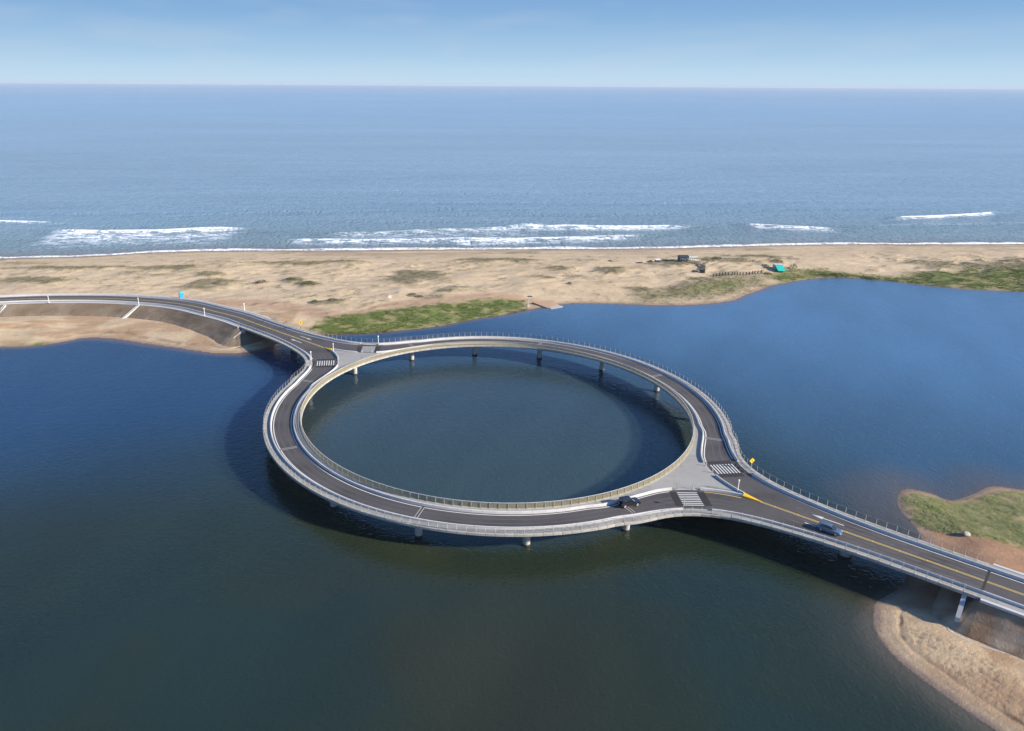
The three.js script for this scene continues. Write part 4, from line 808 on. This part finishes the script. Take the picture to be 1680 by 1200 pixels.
{
  const spots = [
    [99.5, -187.5, 3.0, 1.6, 'dark bush touching the left wall of the beach house'], [89.2, -190.2, 1.6, 1.0, 'small dark bush left of the black shed with white roof'], [96.4, -189.8, 2.2, 1.3, 'olive bush between the black shed and the beach house'],
    [117.5, -187.6, 3.6, 1.5, 'broad olive bush right of the beach house terrace'], [122.5, -190.5, 3.0, 1.2, 'second olive bush right of the beach house terrace'], [104.0, -166.2, 1.5, 0.9, 'dark bush left of the shed at the boardwalk end'],
    [156.0, -178.5, 2.6, 2.4, 'round brown-green bush right of the turquoise roof'], [143.5, -181.6, 2.2, 0.9, 'dark bush left of the grey boathouse'], [152.5, -189.5, 4.0, 1.3, 'dark bushes on the dune behind the turquoise roof'],
    [139.0, -166.5, 2.2, 1.2, 'dark bush at the right end of the post fence'], [-27.5, -121.2, 2.4, 1.1, 'dark green shrub right of the white sign board'], [-24.4, -119.4, 1.8, 1.0, 'second dark shrub right of the white sign board'],
    [-66.4, -111.0, 2.0, 1.0, 'grey-green shrub on the sand above the left warning sign'], [-59.5, -113.2, 2.2, 1.0, 'grey-green shrub further right above the warning sign'], [41.0, -140.5, 1.4, 0.8, 'lone dark shrub on open sand right of the mast'], [68.5, -188.5, 1.4, 0.7, 'small dark shrub on open sand left of the upturned boat'],
    [186.0, -163.4, 2.8, 1.2, 'dark bush at the water edge in the middle of the right green shore'], [166.0, -167.6, 3.2, 1.9, 'tall green bush at the water edge right of the turquoise roof'], [173.0, -168.6, 3.0, 1.6, 'second green bush at the water edge right of the turquoise roof'],
    [-95.5, -142.5, 2.6, 0.9, 'grey dune bush right of the large grey patch, above the left road'], [-82.5, -146.5, 2.4, 0.9, 'dark dune bush in the middle of the left beach'], [-74.0, -140.0, 3.0, 0.9, 'low arched dune bush, rightmost of the row above the left road']];
  spots.forEach(([x, z, r, h, label], i) => {
    const t = thing('shrub', label, 'shrub', [x, beachHeight(x, z) - 0.08, z], i * 1.7);
    part('foliage', leafClump(Math.round(150 * r), r, h, r * 0.75, 0.22), leafM[i % 3], t);
    part('stem', mergeGeometries([0, 1, 2].map((k) => tube([[0, 0, 0], [Math.cos(k * 2.1) * r * 0.3, h * 0.4, Math.sin(k * 2.1) * r * 0.3]], 0.05, 2, 4))), mat([0.12, 0.09, 0.06]), t);
  });
}
function tufts(name, label, category, n, box4, cover, height, blade, cols, spread) {
  const pos = [];
  for (let k = 0; k < 7; k++) { const a = k * 2.4 + 0.3, l = 0.75 + 0.25 * Math.sin(k * 5.1), c = Math.cos(a), s = Math.sin(a), w = 0.055; pos.push(-s * w, 0, c * w, s * w, 0, -c * w, c * spread * l, l, s * spread * l); }
  const g = new THREE.BufferGeometry(); g.setAttribute('position', new THREE.Float32BufferAttribute(pos, 3)); g.computeVertexNormals();
  const list = [];
  for (let i = 0; i < n * 6 && list.length < n; i++) { const x = rr(box4[0], box4[1]), z = rr(box4[2], box4[3]), c = cover(x, z); if (rnd() < c) list.push([x, z, c]); }
  const im = new THREE.InstancedMesh(g, mat([1, 1, 1], { roughness: 0.9, side: THREE.DoubleSide }), list.length), m = new THREE.Matrix4(), q = new THREE.Quaternion(), Y = new THREE.Vector3(0, 1, 0), C = new THREE.Color();
  list.forEach(([x, z, c], i) => {
    const s = rr(0.7, 1.25), y = blade(x, z);
    m.compose(new THREE.Vector3(x, y - 0.03, z), q.setFromAxisAngle(Y, rr(0, 6.28)), new THREE.Vector3(s * rr(1, 1.8), height * s * (0.5 + 0.5 * c), s * rr(1, 1.8))); im.setMatrixAt(i, m);
    const k = mix3(cols[0], cols[1], clamp(rnd() * 0.5 + 0.7 * (fbm(x / 6, z / 5, 3) - 0.25))); im.setColorAt(i, C.setRGB(...k));
  });
  im.name = numbered(name); im.castShadow = im.receiveShadow = true; im.userData = { kind: 'stuff', label, category }; scene.add(im);
}
tufts('marsh_grass', 'lush green marsh grass along the far lagoon shore behind the ring', 'grass', 5200, [-64, 22, -124, -72], (x, z) => (inside(LAND, x, z) ? vegetation(x, z)[0] * smooth(0.36, 0.6, fbm(x / 3, z / 2.5, 3)) : 0), 0.5, beachHeight, [[0.12, 0.19, 0.035], [0.27, 0.29, 0.10]], 0.7);
tufts('shore_grass', 'green and olive grass on the far right shore of the lagoon', 'grass', 7000, [136, 330, -200, -134], (x, z) => (inside(LAND, x, z) ? vegetation(x, z)[0] * smooth(0.34, 0.6, fbm(x / 4, z / 3, 3)) : 0), 0.6, beachHeight, [[0.12, 0.18, 0.033], [0.27, 0.28, 0.09]], 0.7);
tufts('dune_grass', 'dry grey-green dune grass scattered in patches over the sand', 'grass', 9000, [-260, 330, -215, -105], (x, z) => (inside(LAND, x, z) ? vegetation(x, z)[1] * 0.8 : 0), 0.5, beachHeight, [[0.14, 0.135, 0.06], [0.28, 0.25, 0.14]], 0.7);
tufts('bank_grass', 'short patchy green grass on the right river bank', 'grass', 9000, [84, 200, 30, 100], (x, z) => bankGrass(x, z) * (x < 135 ? 1 : 0.3) * smooth(0.34, 0.62, fbm(x / 2, z / 1.7, 3)), 0.2, bankHeight, [[0.13, 0.18, 0.045], [0.38, 0.34, 0.17]], 0.9);

scene.fog = new THREE.FogExp2(new THREE.Color(0.75, 0.85, 1.0), 4e-5);
renderer.render(scene, camera);
